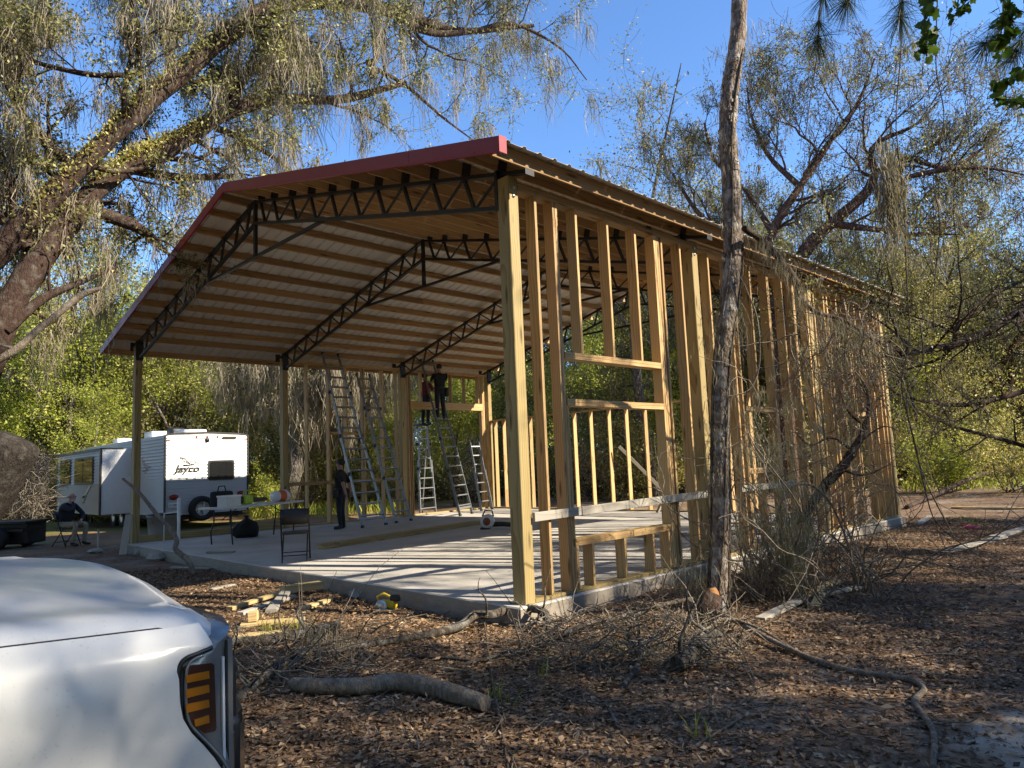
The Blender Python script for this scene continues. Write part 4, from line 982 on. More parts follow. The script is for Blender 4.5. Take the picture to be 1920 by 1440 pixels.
def emblem(mb, ox, oy, k, mapf):
    """flying bird: swept wings, body and beak strokes"""
    for pts, w in (([(0, .30), (.18, .20), (.30, .08), (.42, .02)], .022), ([(.02, .26), (.20, .10), (.34, .03)], .016), ([(.10, -.02), (.30, .0), (.44, .03), (.52, .08), (.60, .05)], .028), ([(.12, .10), (.22, .02), (.10, -.02)], .012), ([(.44, .03), (.38, -.04), (.20, -.06)], .014), ([(.30, .12), (.44, .12), (.52, .08)], .014)):
        S = spline(np.array(pts), 10)
        for i in range(9):
            a, b = S[i], S[i + 1]; d = b - a; n = np.array([-d[1], d[0]]); n = n / (np.linalg.norm(n) + 1e-9) * w / 2
            mb.add([mapf(ox + k * q[0], oy + k * q[1]) for q in (a - n, b - n, b + n, a + n)], [(0, 1, 2, 3)])
em = MB(); emblem(em, 2.60, 1.75, 0.9, lambda a, b: (RX + 0.038, a, b)); cpart(em, 'emblem', M['print_black'])
em = MB(); emblem(em, -19.0, 1.65, 1.3, lambda a, b: (a, CY0 - 0.038, b)); cpart(em, 'emblem', M['camper_grey'])
# slide-out room
SX_A, SX_B, SYO = -25.6, -20.05, 1.30
so = cpart(MB().box(((SX_A + SX_B) / 2, (SYO + CY0) / 2 + 0.05, 1.36), (SX_B - SX_A, CY0 - SYO + 0.1, 2.06)), 'slide_out', M['gloss_white'])
s = MB(); laps(s, (SX_A + 0.04, SYO - 0.003, 0), (1, 0, 0), SX_B - SX_A - 0.08, 0.34, 1.30, (0, -1, 0), mi=0); laps(s, (SX_A + 0.04, SYO - 0.003, 0), (1, 0, 0), SX_B - SX_A - 0.08, 1.30, 2.36, (0, -1, 0), mi=1)
cpart(s, 'siding', [M['camper_taupe'], M['camper_white']], so)
ft = MB()
for x in (SX_A, SX_B): ft.box((x, SYO - 0.01, 1.36), (0.10, 0.05, 2.08))
ft.box(((SX_A + SX_B) / 2, SYO - 0.012, 2.37), (SX_B - SX_A, 0.05, 0.08)); ft.box(((SX_A + SX_B) / 2, SYO + 0.3, 2.41), (SX_B - SX_A + 0.05, 0.7, 0.03))
cpart(ft, 'frame', M['frame_brown'], so)
for a, b in ((-25.1, -23.6), (-23.1, -20.75)):
    wv = cpart(MB().prism([(x, z) for x, z in rect_round(a, b, 1.30, 2.20, 0.08)], 0.03, 'Y', SYO - 0.045), 'window', M['frame_brown'], so)
    for u, v in ((a + 0.06, (a + b) / 2 - 0.03), ((a + b) / 2 + 0.03, b - 0.06)): cpart(MB().prism(rect_round(u, v, 1.36, 2.14, 0.05), 0.006, 'Y', SYO - 0.057), 'pane', M['dark_glass'], so)
st = MB(); st.add([(-22.0, SYO - 0.041, 0.85), (-21.75, SYO - 0.041, 0.85), (-21.0, SYO - 0.041, 1.25), (-21.25, SYO - 0.041, 1.25)], [(0, 1, 2, 3)]); cpart(st, 'stripe', M['camper_white'], so)
st = MB(); st.add([(-22.4, SYO - 0.041, 0.68), (-21.9, SYO - 0.041, 0.68), (-21.55, SYO - 0.041, 0.92), (-22.0, SYO - 0.041, 0.92)], [(0, 1, 2, 3)]); cpart(st, 'stripe', M['camper_grey'], so)
# roof gear, chassis, wheels
cpart(MB().box((-20.2, 3.0, CZ1 + 0.17), (0.8, 0.6, 0.24), cham=0.06), 'air_conditioner', M['gloss_white']); cpart(MB().box((-19.0, 3.2, CZ1 + 0.2), (0.5, 0.5, 0.28), cham=0.1), 'roof_vent', M['black_plastic'])
cpart(MB().box((-17.8, 3.2, CZ1 + 0.13), (0.9, 0.7, 0.13), cham=0.05), 'roof_vent', M['gloss_white']); cpart(MB().box((-24, 3.0, CZ1 + 0.16), (0.6, 0.5, 0.2), cham=0.06), 'roof_vent', M['gloss_white'])
ch = MB()
for y in (CY0 + 0.3, CY1 - 0.3): ch.box((-22.3, y, 0.22), (10.5, 0.06, 0.16))
ch.box((-17.1, yc, 0.22), (0.1, 2.2, 0.1)); ch.bar((-27.6, CY0 + 0.4, 0.22), (-29.0, yc, 0.25), 0.08, 0.12); ch.bar((-27.6, CY1 - 0.4, 0.22), (-29.0, yc, 0.25), 0.08, 0.12); ch.box((-22.8, CY0 + 0.10, 0.24), (5.0, 0.1, 0.12))
cpart(ch, 'chassis', M['black_steel'])
for x in (-21.2, -22.1):
    for y in (CY0 + 0.12, CY1 - 0.12):
        wl = cpart(MB().lathe((x, y - 0.11, 0.17), [(0.18, 0.02), (0.22, 0.0), (0.33, 0.02), (0.35, 0.06), (0.35, 0.18), (0.33, 0.22), (0.18, 0.2)], 24, 'Y'), 'wheel', M['rubber'])
        cpart(MB().lathe((x, y - 0.11, 0.17), [(0.0001, 0.05), (0.1, 0.05), (0.18, 0.02), (0.2, 0.03)], 16, 'Y'), 'rim', M['galv'], wl)
for x, y in ((-17.6, 2.5), (-17.6, 4.4), (-26.6, 2.5), (-26.6, 4.4)): cpart(MB().bar((x, y, 0.25), (x, y, gz(x, y)), 0.06), 'jack', M['black_steel'])

# ------------------------------------------------------------------ people
plain('skin', (0.36, 0.20, 0.14), 0.55); plain('skin_pink', (0.46, 0.26, 0.20), 0.5); plain('shirt_black', (0.014, 0.014, 0.016), 0.9); plain('shirt_red', (0.13, 0.012, 0.016), 0.85); plain('jean_dark', (0.018, 0.020, 0.026), 0.9)
plain('khaki', (0.30, 0.255, 0.18), 0.85); plain('navy', (0.014, 0.016, 0.026), 0.85); plain('hair_dark', (0.012, 0.010, 0.009), 0.7); plain('boot', (0.018, 0.015, 0.013), 0.6); plain('leather', (0.028, 0.02, 0.014), 0.6); plain('hair_grey', (0.25, 0.23, 0.21), 0.8)
def person(label, base, rz, J, mats, sleeve=0.5, hair='hair_dark', bald=False, z0=0.0):
    """J: joints in local metres, the figure faces local +Y, Z up. One skinned body; regions get their own cloth."""
    names = ['pelvis', 'waist', 'chest', 'neckb', 'neck', 'jaw', 'skull', 'crown']
    rad = dict(pelvis=(.165, .125), waist=(.15, .115), chest=(.185, .13), neckb=(.085, .075), neck=(.056, .058), jaw=(.066, .076), skull=(.079, .098), crown=(.05, .06), sho=(.075, .07), elb=(.048, .048), wri=(.033, .03), palm=(.042, .024), hip=(.10, .10), knee=(.066, .07), ank=(.046, .052), heel=(.045, .045), toe=(.045, .03))
    V, E, R, reg = [], [], [], []
    def add(p, r, parent, g):
        V.append(tuple(p)); R.append(r); reg.append(g)
        if parent is not None: E.append((parent, len(V) - 1))
        return len(V) - 1
    ids = {}; prev = None
    for n in names:
        prev = add(J[n], rad[n], prev, 'torso' if n in names[:4] else 'skin'); ids[n] = prev
    fing = []
    for s in ('L', 'R'):
        a = add(J['sho' + s], rad['sho'], ids['chest'], 'torso'); b = add(J['elb' + s], rad['elb'], a, 'arm'); c = add(J['wri' + s], rad['wri'], b, 'arm2')
        w = Vector(J['wri' + s]); d = (w - Vector(J['elb' + s])).normalized(); pm = w + d * 0.075; add(pm, rad['palm'], c, 'skin')
        side = d.cross(Vector((0, 0, 1))); side = side.normalized() if side.length > 0.1 else Vector((1, 0, 0)); nrm = side.cross(d).normalized()
        curl = nrm if nrm.z < 0 else -nrm
        for k, (off, L) in enumerate(((-0.030, .060), (-0.010, .074), (0.010, .078), (0.030, .070))):
            fing.append([w + d * 0.06 + side * off * 0.8, pm + d * 0.02 + side * off, pm + d * (0.02 + L * .55) + side * off * 1.15 + curl * 0.012, pm + d * (0.02 + L * .85) + side * off * 1.15 + curl * 0.035])
        fing.append([w + d * 0.03 + side * 0.02, w + d * 0.055 + side * 0.05, w + d * 0.09 + side * 0.062 + curl * 0.015])
        h = add(J['hip' + s], rad['hip'], ids['pelvis'], 'leg'); k_ = add(J['knee' + s], rad['knee'], h, 'leg'); q = add(J['ank' + s], rad['ank'], k_, 'leg')
        hl = add(J['heel' + s], rad['heel'], q, 'boot'); add(J['toe' + s], rad['toe'], hl, 'boot')
    me = bpy.data.meshes.new('body'); me.from_pydata(V, E, []); ob = bpy.data.objects.new('body', me); COL.objects.link(ob)
    sk = ob.modifiers.new('skin', 'SKIN'); sk.use_smooth_shade = True
    for i, r in enumerate(R): me.skin_vertices[0].data[i].radius = r; me.skin_vertices[0].data[i].use_root = (i == 0)
    sb = ob.modifiers.new('sub', 'SUBSURF'); sb.levels = sb.render_levels = 2
    dg = bpy.context.evaluated_depsgraph_get(); out = bpy.data.meshes.new_from_object(ob.evaluated_get(dg)); bpy.data.objects.remove(ob)
    bm = bmesh.new(); bm.from_mesh(out)
    nb = len(bm.faces)
    def sweep(pts, r):
        v, f = tube_arrays(spline(np.array([tuple(p) for p in pts]), 8), np.linspace(r, r * 0.75, 8), 8)
        vs = [bm.verts.new(p) for p in v]
        for q in f: bm.faces.new([vs[i] for i in q])
        bm.faces.new(vs[-8:])
    for fg in fing: sweep(fg, 0.0088)
    # nose and ears on the head
    jw, sk_, cr = Vector(J['jaw']), Vector(J['skull']), Vector(J['crown'])
    look = Vector(J.get('look', (0, 1, 0))).normalized(); upv = (cr - jw).normalized(); lat = look.cross(upv).normalized()
    for p, r, sc in ((jw.lerp(sk_, 0.45) + look * 0.095, 0.016, 1.0), (sk_ + lat * 0.078 - upv * 0.02, 0.022, 1.0), (sk_ - lat * 0.078 - upv * 0.02, 0.022, 1.0)):
        g = bmesh.ops.create_icosphere(bm, subdivisions=1, radius=r); 
        for v in g['verts']: v.co = v.co + p
    bm.to_mesh(out); bm.free()
    order = ['skin', 'torso', 'leg', 'boot']; out.materials.clear()
    for k in order: out.materials.append(M[mats[k]])
    P = np.array(V); seg = [(P[a], P[b], a, b) for a, b in E]
    for fc in out.polygons:
        if fc.index >= nb: fc.material_index = 0; fc.use_smooth = True; continue
        c = np.array(fc.center); best = None
        for a, b, ia, ib in seg:
            ab = b - a; u = float(np.clip((c - a) @ ab / (ab @ ab + 1e-9), 0, 1)); dd = np.linalg.norm(c - a - ab * u) - 0.5 * (R[ia][0] * (1 - u) + R[ib][0] * u)
            if best is None or dd < best[0]: best = (dd, u, ia, ib)
        _, u, ia, ib = best; ga, gb = reg[ia], reg[ib]
        if gb == 'arm': g = 'torso' if u < sleeve * 2 else 'skin'
        elif gb == 'arm2': g = 'torso' if 0.5 + u / 2 < sleeve else 'skin'
        elif gb == 'leg': g = 'leg' if not (ia == 0 and u < 0.2) else 'leg'
        elif gb == 'boot': g = 'boot'
        elif gb == 'skin': g = 'torso' if ga == 'torso' and u < 0.35 else 'skin'
        else: g = 'leg' if (ia == 0 and u < 0.35) else 'torso'
        fc.material_index = order.index(g); fc.use_smooth = True
    root = link('person', out); root.location = base; root.rotation_euler = (0, 0, rz)
    tag(root, label, 'person')
    hb = MB()
    if not bald:
        hb.sphere((0, 0, 0), 1.0, 8, 0, (0.088, 0.108, 0.085)); cap = hb.build('hair', M[hair], root); cap.location = sk_ + upv * 0.03 - look * 0.016
    else:
        v = []; ring = MB(); ring.tube([tuple(sk_ - upv * 0.02 + lat * 0.082 * math.cos(a) - look * 0.085 * math.sin(a)) for a in np.linspace(-0.3, math.pi + 0.3, 12)], 0.022, 6); ring.build('hair', M[hair], root)
    # dark eyes
    eb = MB()
    for s in (-1, 1): eb.sphere(tuple(sk_ - upv * 0.018 + look * 0.082 + lat * 0.03 * s), 0.010, 5)
    eb.build('eyes', M['print_black'], root)
    return root
def stand(h=1.70, **kw):
    k = h / 1.75
    J = dict(pelvis=(0, 0, .95), waist=(0, .01, 1.10), chest=(0, .01, 1.32), neckb=(0, 0, 1.44), neck=(0, .012, 1.50), jaw=(0, .03, 1.565), skull=(0, .02, 1.65), crown=(0, .01, 1.715),
             shoL=(-.185, 0, 1.40), shoR=(.185, 0, 1.40), elbL=(-.235, -.03, 1.12), elbR=(.235, -.03, 1.12), wriL=(-.24, .06, .88), wriR=(.24, .06, .88),
             hipL=(-.09, 0, .90), hipR=(.09, 0, .90), kneeL=(-.10, .02, .50), kneeR=(.10, .02, .50), ankL=(-.105, -.02, .10), ankR=(.105, -.02, .10), heelL=(-.105, -.04, .05), heelR=(.105, -.04, .05), toeL=(-.12, .16, .035), toeR=(.12, .16, .035))
    J.update(kw)
    return {n: (tuple(np.array(p) * k) if n != 'look' else p) for n, p in J.items()}
def facing(v): return math.atan2(-v[0], v[1])       # yaw that turns local +Y to v
# man standing on the slab, seen from the side, arm hanging back
face_l = -np.array([AX_R[0], AX_R[1]])
J = stand(1.66, wriL=(-.20, -.20, .93), elbL=(-.25, -.16, 1.14), wriR=(.20, -.17, .95), elbR=(.25, -.14, 1.14), jaw=(0, .035, 1.575), skull=(0, .015, 1.66), crown=(0, -.015, 1.72), look=(0, 1, .25), chest=(0, -.01, 1.32))
m1 = person('man in black T-shirt and tool belt standing on the slab beside the ladders', (-10.25, 4.02, 0.0), facing(face_l) - 0.15, J, dict(skin='skin', torso='shirt_black', leg='jean_dark', boot='boot'), 0.45)
belt = MB(); belt.lathe((0, 0, 0.93), [(.175, 0), (.182, 0), (.182, .05), (.175, .05)], 20); belt.box((.16, -.08, .85), (.08, .12, .2), cham=.02); belt.box((-.17, .06, .85), (.08, .14, .2), cham=.02); belt.build('tool_belt', M['leather'], m1)
# worker high on a ladder with his back to us
J = stand(1.66, elbL=(-.24, .14, 1.24), wriL=(-.16, .32, 1.38), elbR=(.25, .16, 1.24), wriR=(.12, .34, 1.50), kneeL=(-.08, .06, .50), kneeR=(.10, .05, .5))
m2 = person('worker in black standing high on a ladder with his back turned', (-11.48, 8.14, 2.79), facing((-0.9, 0.35)), J, dict(skin='skin', torso='shirt_black', leg='jean_dark', boot='boot'), 0.95)
belt = MB(); belt.lathe((0, 0, 0.92), [(.172, 0), (.18, 0), (.18, .05), (.172, .05)], 20); belt.box((.20, -.04, .82), (.09, .16, .26), cham=.02); belt.build('tool_belt', M['leather'], m2)
J = stand(1.62, elbL=(-.36, .22, 1.30), wriL=(-.34, .42, 1.44), elbR=(.25, .15, 1.15), wriR=(.14, .33, 1.15))
m3 = person('worker in dark red shirt behind the far wall framing, reaching for a stud', (-12.75, 8.55, 2.72), facing((0.25, 0.97)) + 0.6, J, dict(skin='skin', torso='shirt_red', leg='jean_dark', boot='boot'), 0.42)
# man sitting with one hand at his face
J = dict(pelvis=(0, -.05, .50), waist=(0, -.06, .66), chest=(0, 0, .88), neckb=(0, .05, 1.00), neck=(0, .075, 1.05), jaw=(0, .12, 1.105), skull=(0, .11, 1.185), crown=(0, .09, 1.25), shoL=(-.185, .02, .95), shoR=(.185, .02, .95),
         elbL=(-.28, .20, .72), elbR=(.22, .40, .84), wriL=(-.10, .30, .60), wriR=(.09, .235, 1.05), hipL=(-.10, -.02, .48), hipR=(.10, -.02, .48), kneeL=(-.14, .42, .50), kneeR=(.14, .40, .52), ankL=(-.14, .36, .10), ankR=(.13, .30, .10), heelL=(-.14, .33, .05), heelR=(.13, .27, .05), toeL=(-.15, .54, .035), toeR=(.14, .48, .035), look=(0, 1, -.1))
face_r = np.array([AX_R[0], AX_R[1]])
sx_, sy_ = -14.85, -0.72
m4 = person('bald man in dark jacket and khaki trousers sitting with hand at his face', (sx_, sy_, gz(sx_, sy_)), facing(face_r) - 0.25, J, dict(skin='skin_pink', torso='navy', leg='khaki', boot='boot'), 0.97, 'hair_grey', True)

# ------------------------------------------------------------------ ladders
def ladder(label, bl, br, tl, tr, mid=0.52, rungs=0.30, flare=True, knob=True, bright='aluminium', feet=True):
    bl, br, tl, tr = map(lambda q: np.array(q, float), (bl, br, tl, tr)); root = empty('ladder', tuple((bl + br) / 2)); tag(root, label, 'ladder', 'ladders'); o = (bl + br) / 2
    L = np.linalg.norm((tl + tr) / 2 - o); up = (tl + tr - bl - br); up /= np.linalg.norm(up)
    acr = (br - bl); acr /= np.linalg.norm(acr); nrm = np.cross(acr, up)
    for a, b in ((bl, tl), (br, tr)):
        s = np.sign((a - o) @ acr); m = a + (b - a) * mid; ins = -acr * s * 0.045
        MB().bar(a - o, m - o + (m - a) / np.linalg.norm(m - a) * 0.2, 0.032, 0.07, up=nrm).build('rail', M[bright], root)
        MB().bar(m - o + ins - (m - a) * 0.12, b - o + ins, 0.028, 0.06, up=nrm).build('rail', M[bright], root)
        if feet: MB().box(a - o + up * 0.02, (0.07, 0.07, 0.08), cham=0.015).build('foot', M['rubber'], root)
        MB().box(b - o + ins + up * 0.01, (0.05, 0.06, 0.07), cham=0.012).build('end_cap', M['rubber'], root)
        if knob:
            for f in (mid - 0.02, mid * 0.55, mid + 0.24):
                q = a + (b - a) * f; MB().box(q - o + acr * s * 0.025, (0.07, 0.07, 0.09), cham=0.02).build('lock_knob', M['black_plastic'], root)
    n = int(L / rungs)
    for k in range(1, n + 1):
        f = k / (n + 0.4); a = bl + (tl - bl) * f; b = br + (tr - br) * f
        if f > mid: a, b = a + acr * 0.045, b - acr * 0.045
        MB().bar(a - o, b - o, 0.055, 0.03, up=up).build('rung', M[bright], root)
    if flare: MB().bar(bl + (tl - bl) * 0.045 - o, br + (tr - br) * 0.045 - o, 0.04, 0.06, up=up).build('stabiliser', M[bright], root)
    return root
ladder('tallest aluminium ladder leaning on the far wall beside the standing man', (-9.94, 4.42, 0), (-10.10, 5.20, 0), (-11.98, 4.50, 4.56), (-11.98, 5.06, 4.56))
ladder('second leaning aluminium ladder, between the standing man and the middle post', (-10.29, 5.65, 0), (-10.55, 6.30, 0), (-12.0, 5.58, 4.05), (-12.0, 6.06, 4.05), flare=False)
ladder('leaning aluminium ladder with the worker in black standing on it', (-10.38, 7.86, 0), (-10.75, 8.62, 0), (-12.02, 7.86, 4.62), (-12.02, 8.36, 4.62), mid=0.5)
ladder('short bright aluminium ladder standing open by the far corner of the barn', (-11.35, 9.52, 0), (-11.60, 10.20, 0), (-11.98, 9.66, 2.10), (-11.98, 10.08, 2.10), mid=0.5, knob=False, flare=False)
g_ = gz(-13.3, 8.6)
lb = ladder('stepladder outside the far wall under the worker in red', (-12.62, 8.15, g_), (-12.75, 8.85, g_), (-12.88, 8.30, 2.72), (-12.9, 8.74, 2.72), mid=0.55, flare=False)
ob_ = np.array(lb.location)
for y0, y1 in ((8.12, 8.30), (8.9, 8.74)): MB().bar(np.array((-13.55, y0, g_)) - ob_, np.array((-12.92, y1, 2.7)) - ob_, 0.03, 0.06).build('back_leg', M['aluminium'], lb)
MB().box(np.array((-12.92, 8.52, 2.73)) - ob_, (0.30, 0.44, 0.05)).build('top_step', M['black_plastic'], lb)

# ------------------------------------------------------------------ folding chair and table
def folding_chair(label, loc, rz):
    c = empty('folding_chair', loc, rz); tag(c, label, 'chair')
    for s in (-1, 1):
        x = 0.215 * s
        MB().tube([(x, .20, 0.0), (x, .02, .40), (x, -.14, .78), (x * .96, -.155, .82)], 0.0125, 8).build('leg', M['black_steel'], c)
        MB().tube([(x * .86, -.24, 0.0), (x * .86, .08, .42), (x * .86, .14, .45)], 0.011, 8).build('leg', M['black_steel'], c)
    MB().tube([(-.20, .15, .12), (.20, .15, .12)], 0.009, 6).build('stretcher', M['black_steel'], c); MB().tube([(-.18, -.17, .10), (.18, -.17, .10)], 0.009, 6).build('stretcher', M['black_steel'], c)
    seat = MB(); seat.prism([(a, b) for a, b in rect_round(-.20, .20, -.19, .21, .07)], 0.035, 'Z', .425); seat.build('seat', M['black_plastic'], c)
    v = []; n = 9
    for k in range(n):
        u = -1 + 2 * k / (n - 1); x = .215 * u; yb = -.115 - .035 * (1 - u * u); top = .83 - .018 * u * u * u * u
        v += [(x, yb - .008, .58), (x, yb - .045, top), (x, yb + .008, .58), (x, yb - .029, top)]
    f = []
    for k in range(n - 1):
        a, b = 4 * k, 4 * k + 4; f += [(a, b, b + 1, a + 1), (a + 2, a + 3, b + 3, b + 2), (a + 1, b + 1, b + 3, a + 3), (a, a + 2, b + 2, b)]
    f += [(0, 1, 3, 2), (4 * n - 4, 4 * n - 2, 4 * n - 1, 4 * n - 3)]
    MB().add(v, f, 0, True).build('backrest', M['black_plastic'], c); return c
folding_chair('black metal folding chair standing alone on the slab', (-5.58, 0.42, 0.0), facing((-0.75, 0.45)) )
folding_chair('dark folding chair under the seated man', (sx_ - 0.02, sy_, gz(sx_, sy_)), facing(face_r) - 0.25)
TA, TB = np.array([-9.46, 0.62]), np.array([-10.5, 2.85]); tdir = (TB - TA) / np.linalg.norm(TB - TA); tl_ = np.linalg.norm(TB - TA); tn = np.array([-tdir[1], tdir[0]])
tbl = empty('folding_table', (*((TA + TB) / 2), 0), math.atan2(tdir[1], tdir[0])); tag(tbl, 'white plastic folding table covered with tools on the slab', 'table')
MB().box((0, 0, .735), (tl_, .74, .04), cham=.012).build('tabletop', M['pale_plastic'], tbl)
for sx in (-1, 1):
    x = sx * (tl_ / 2 - .28)
    for y in (-.27, .27): MB().tube([(x, y, 0), (x + sx * .03, y, .25), (x, y * .8, .45), (x, y * .8, .715)], 0.014, 8).build('leg', M['black_steel'], tbl)
    MB().tube([(x, -.22, .5), (x, .22, .5)], 0.01, 6).build('crossbar', M['black_steel'], tbl); MB().tube([(x, 0, .5), (x - sx * .45, 0, .71)], 0.01, 6).build('brace', M['black_steel'], tbl)
def tpos(u, v, z=0.756): q = TA + tdir * (u * tl_) + tn * v; return (float(q[0]), float(q[1]), z)
TR = math.atan2(tdir[1], tdir[0])
def thing(name, label, cat, loc, rz=0.0, group=None): e = empty(name, loc, rz); return tag(e, label, cat, group)
x_ = thing('storage_box', 'clear grey plastic storage box on the folding table', 'box', tpos(.17, -.05), TR)
MB().prism([(a, b) for a, b in rect_round(-.2, .2, -.14, .14, .03)], .2, 'Z', 0).build('tub', M['pale_plastic'], x_); MB().prism(rect_round(-.215, .215, -.155, .155, .035), .03, 'Z', .2).build('lid', M['white_paper'], x_)
x_ = thing('tool_bag', 'black tool bag sitting at the back of the folding table', 'bag', tpos(.22, .26), TR)
MB().box((0, 0, .16), (.46, .24, .32), cham=.06).build('bag', M['dark_cloth'], x_); MB().tube([(-.12, 0, .3), (-.08, 0, .42), (.08, 0, .42), (.12, 0, .3)], .013, 6).build('handle', M['dark_cloth'], x_)
x_ = thing('chainsaw', 'lime green and black chainsaw lying on the folding table', 'chainsaw', tpos(.38, -.04), TR)
MB().box((0, 0, .11), (.26, .17, .20), cham=.04).build('body', M['lime'], x_); MB().tube([(-.1, 0, .15), (-.06, 0, .30), (.08, 0, .31), (.12, 0, .15)], .014, 8).build('handle', M['lime'], x_); MB().box((-.2, 0, .12), (.2, .09, .14), cham=.03).build('rear_handle', M['black_plastic'], x_)
MB().prism([(.12, .04), (.62, .05), (.66, .09), (.62, .13), (.12, .15)], .03, 'Y', -.015).build('blade_cover', M['black_plastic'], x_)
x_ = thing('paint_bucket', 'white bucket with an orange label lying on the folding table', 'bucket', tpos(.80, -.08, .756 + .13), TR)
MB().lathe((-.2, 0, 0), [(.0001, 0), (.115, 0), (.13, .36), (.136, .36), (.136, .38), (.12, .38), (.11, .02)], 22, 'X').build('pail', M['gloss_white'], x_); MB().lathe((-.2, 0, 0), [(.1215, .10), (.129, .30)], 22, 'X').build('label', M['orange'], x_)
x_ = thing('fuel_can', 'small red fuel can at the far end of the folding table', 'can', tpos(.93, .1), TR)
MB().box((0, 0, .12), (.2, .16, .24), cham=.03).build('can', M['red'], x_); MB().tube([(.05, 0, .23), (.1, 0, .33)], .02, 8).build('spout', M['black_plastic'], x_)
x_ = thing('rubbish_bag', 'lumpy black rubbish bag under the folding table', 'bag', (-10.75, 1.9, 0.0))
bg = MB(); n_ = 26; bg.lathe((0, 0, 0), [(.0001, .004), (.22, .004), (.28, .09), (.27, .2), (.2, .31), (.09, .38), (.045, .41)], n_)
bg.v = [(a * (1 + .14 * math.sin(3 * math.atan2(b, a) + 9 * c) + .07 * math.sin(8 * math.atan2(b, a) - 14 * c)), b * (1 + .14 * math.sin(3 * math.atan2(b, a) + 9 * c) + .07 * math.sin(8 * math.atan2(b, a) - 14 * c)), c) for a, b, c in bg.v]; bg.build('sack', M['dark_cloth'], x_)
MB().lathe((0, 0, .40), [(.045, 0), (.035, .02), (.07, .07), (.05, .075), (.0001, .05)], 9).build('neck', M['dark_cloth'], x_)
# pipe frame and bin behind it
x_ = thing('pipe_stand', 'white plastic pipe upright behind the folding table', 'pipe', (-11.1, 0.55, 0.0)); MB().cyl((0, 0, 0), (0, 0, .95), .035, 12).build('upright', M['gloss_white'], x_); MB().tube([(-.3, -.2, .005), (-.3, -.2, .62), (0, 0, .66)], .014, 8).build('arm', M['gloss_white'], x_)
x_ = thing('grey_bin', 'ribbed grey bin standing beside the front post near the camper', 'bin', (-12.75, 0.75, gz(-12.75, .75)))
bn = MB(); n = 28; prof_ = [(.27, 0), (.29, .3), (.31, .62), (.325, .62), (.325, .66), (.30, .66), (.27, .05)]
bn.lathe((0, 0, 0), prof_, n); bn.v = [(a * (1.03 if (i % n) % 2 else 0.97), b * (1.03 if (i % n) % 2 else 0.97), c) for i, (a, b, c) in enumerate(bn.v)]; bn.build('tub', M['camper_grey'], x_); MB().lathe((0, 0, .66), [(.34, 0), (.34, .03), (.0001, .06)], n).build('lid', M['black_plastic'], x_)

# ------------------------------------------------------------------ things on the slab
x_ = thing('leaf_blower', 'white and orange leaf blower resting on the slab behind the corner post', 'blower', (-6.56, 5.45, 0), 0.6)
MB().lathe((-.0, -.12, .17), [(.0001, 0), (.10, .0), (.155, .04), (.155, .16), (.10, .22), (.0001, .22)], 20, 'Y').build('fan_housing', M['pale_plastic'], x_); MB().lathe((0, -.13, .17), [(.0001, 0), (.08, 0), (.09, .02)], 16, 'Y').build('cover', plain('rust_orange', (.22, .055, .02), .6), x_)
MB().tube([(.08, 0, .10), (.35, .0, .10), (.75, .02, .055)], [.055, .05, .042], 12).build('tube', M['black_plastic'], x_); MB().tube([(-.12, 0, .28), (-.06, 0, .40), (.10, 0, .39), (.13, 0, .27)], .018, 8).build('handle', M['black_plastic'], x_); MB().box((-.06, 0, .02), (.2, .18, .04), cham=.01).build('foot', M['black_plastic'], x_)
def board(label, a, b, w, h, mat='cut_pine', name='board', group='loose lumber', up=(0, 0, 1)):
    o = lumber(name, a, b, w, h, mat, None, up=up); return tag(o, label, 'board', group)
A0, B0 = np.array([-6.63, 1.45]), np.array([-7.71, 6.25]); pn = unit(np.array([-(B0 - A0)[1], (B0 - A0)[0]]))
for k, (off, z, ext, lab) in enumerate(((0, .02, 0, 'long yellow pine board on the slab, nearest of the flat bundle'), (.15, .02, .25, 'long yellow pine board on the slab, far side of the flat bundle'), (.05, .0595, .45, 'long yellow pine board lying on top of the bundle, by the blower'), (.19, .0595, .12, 'long yellow pine board on top of the bundle, toward the ladders'))):
    d_ = unit(B0 - A0); a = A0 + pn * off + d_ * ext; b = B0 + pn * off + d_ * ext * 0.5; board(lab, (*a, z), (*b, z), .14, .038, 'treated')
board('short dark offcut board lying on the slab near the folding table', (-8.2, .05, .02), (-7.75, .35, .02), .09, .036, 'grey_board')
board('offcut board lying on the slab seen through the first window framing', (-2.9, 5.3, .02), (-1.4, 6.1, .02), .09, .038, 'grey_board')
board('thin offcut board on the slab under the window sill, farther back', (-2.4, 8.2, .02), (-1.2, 8.35, .02), .09, .038, 'treated')
# black grill trailer by the seated man, and small stuff around the front post
x_ = thing('steel_trailer', 'low black steel trailer at the left edge beside the seated man', 'trailer', (-16.1, -1.75, gz(-16.1, -1.75)), math.atan2(0.72, 0.69))
MB().box((-.5, 0, .62), (2.6, 1.0, .05)).build('deck', M['black_steel'], x_); MB().box((.3, -.1, .44), (.9, .8, .06)).build('shelf', M['black_steel'], x_); MB().box((-.4, .1, .34), (2.2, .7, .5), cham=.03).build('box', M['black_plastic'], x_)
for y in (-.56, .56):
    wl = MB().lathe((.15, y - .1, .26), [(.1, 0), (.25, 0), (.27, .04), (.27, .16), (.25, .2), (.1, .2)], 20, 'Y').build('wheel', M['rubber'], x_); MB().lathe((.15, y - .11, .26), [(.0001, 0), (.12, 0), (.14, .03)], 14, 'Y').build('rim', M['galv'], wl)
for k in range(2): MB().box((-.9 + .5 * k, -.3, .70), (.22, .12, .1), cham=.03).build('fitting', M['galv'], x_)
board('weathered plank leaning against the foot of the front post', (-11.55, -.42, gz(-11.5, -.4)), (-12.2, -.12, .62), .14, .035, 'grey_board')
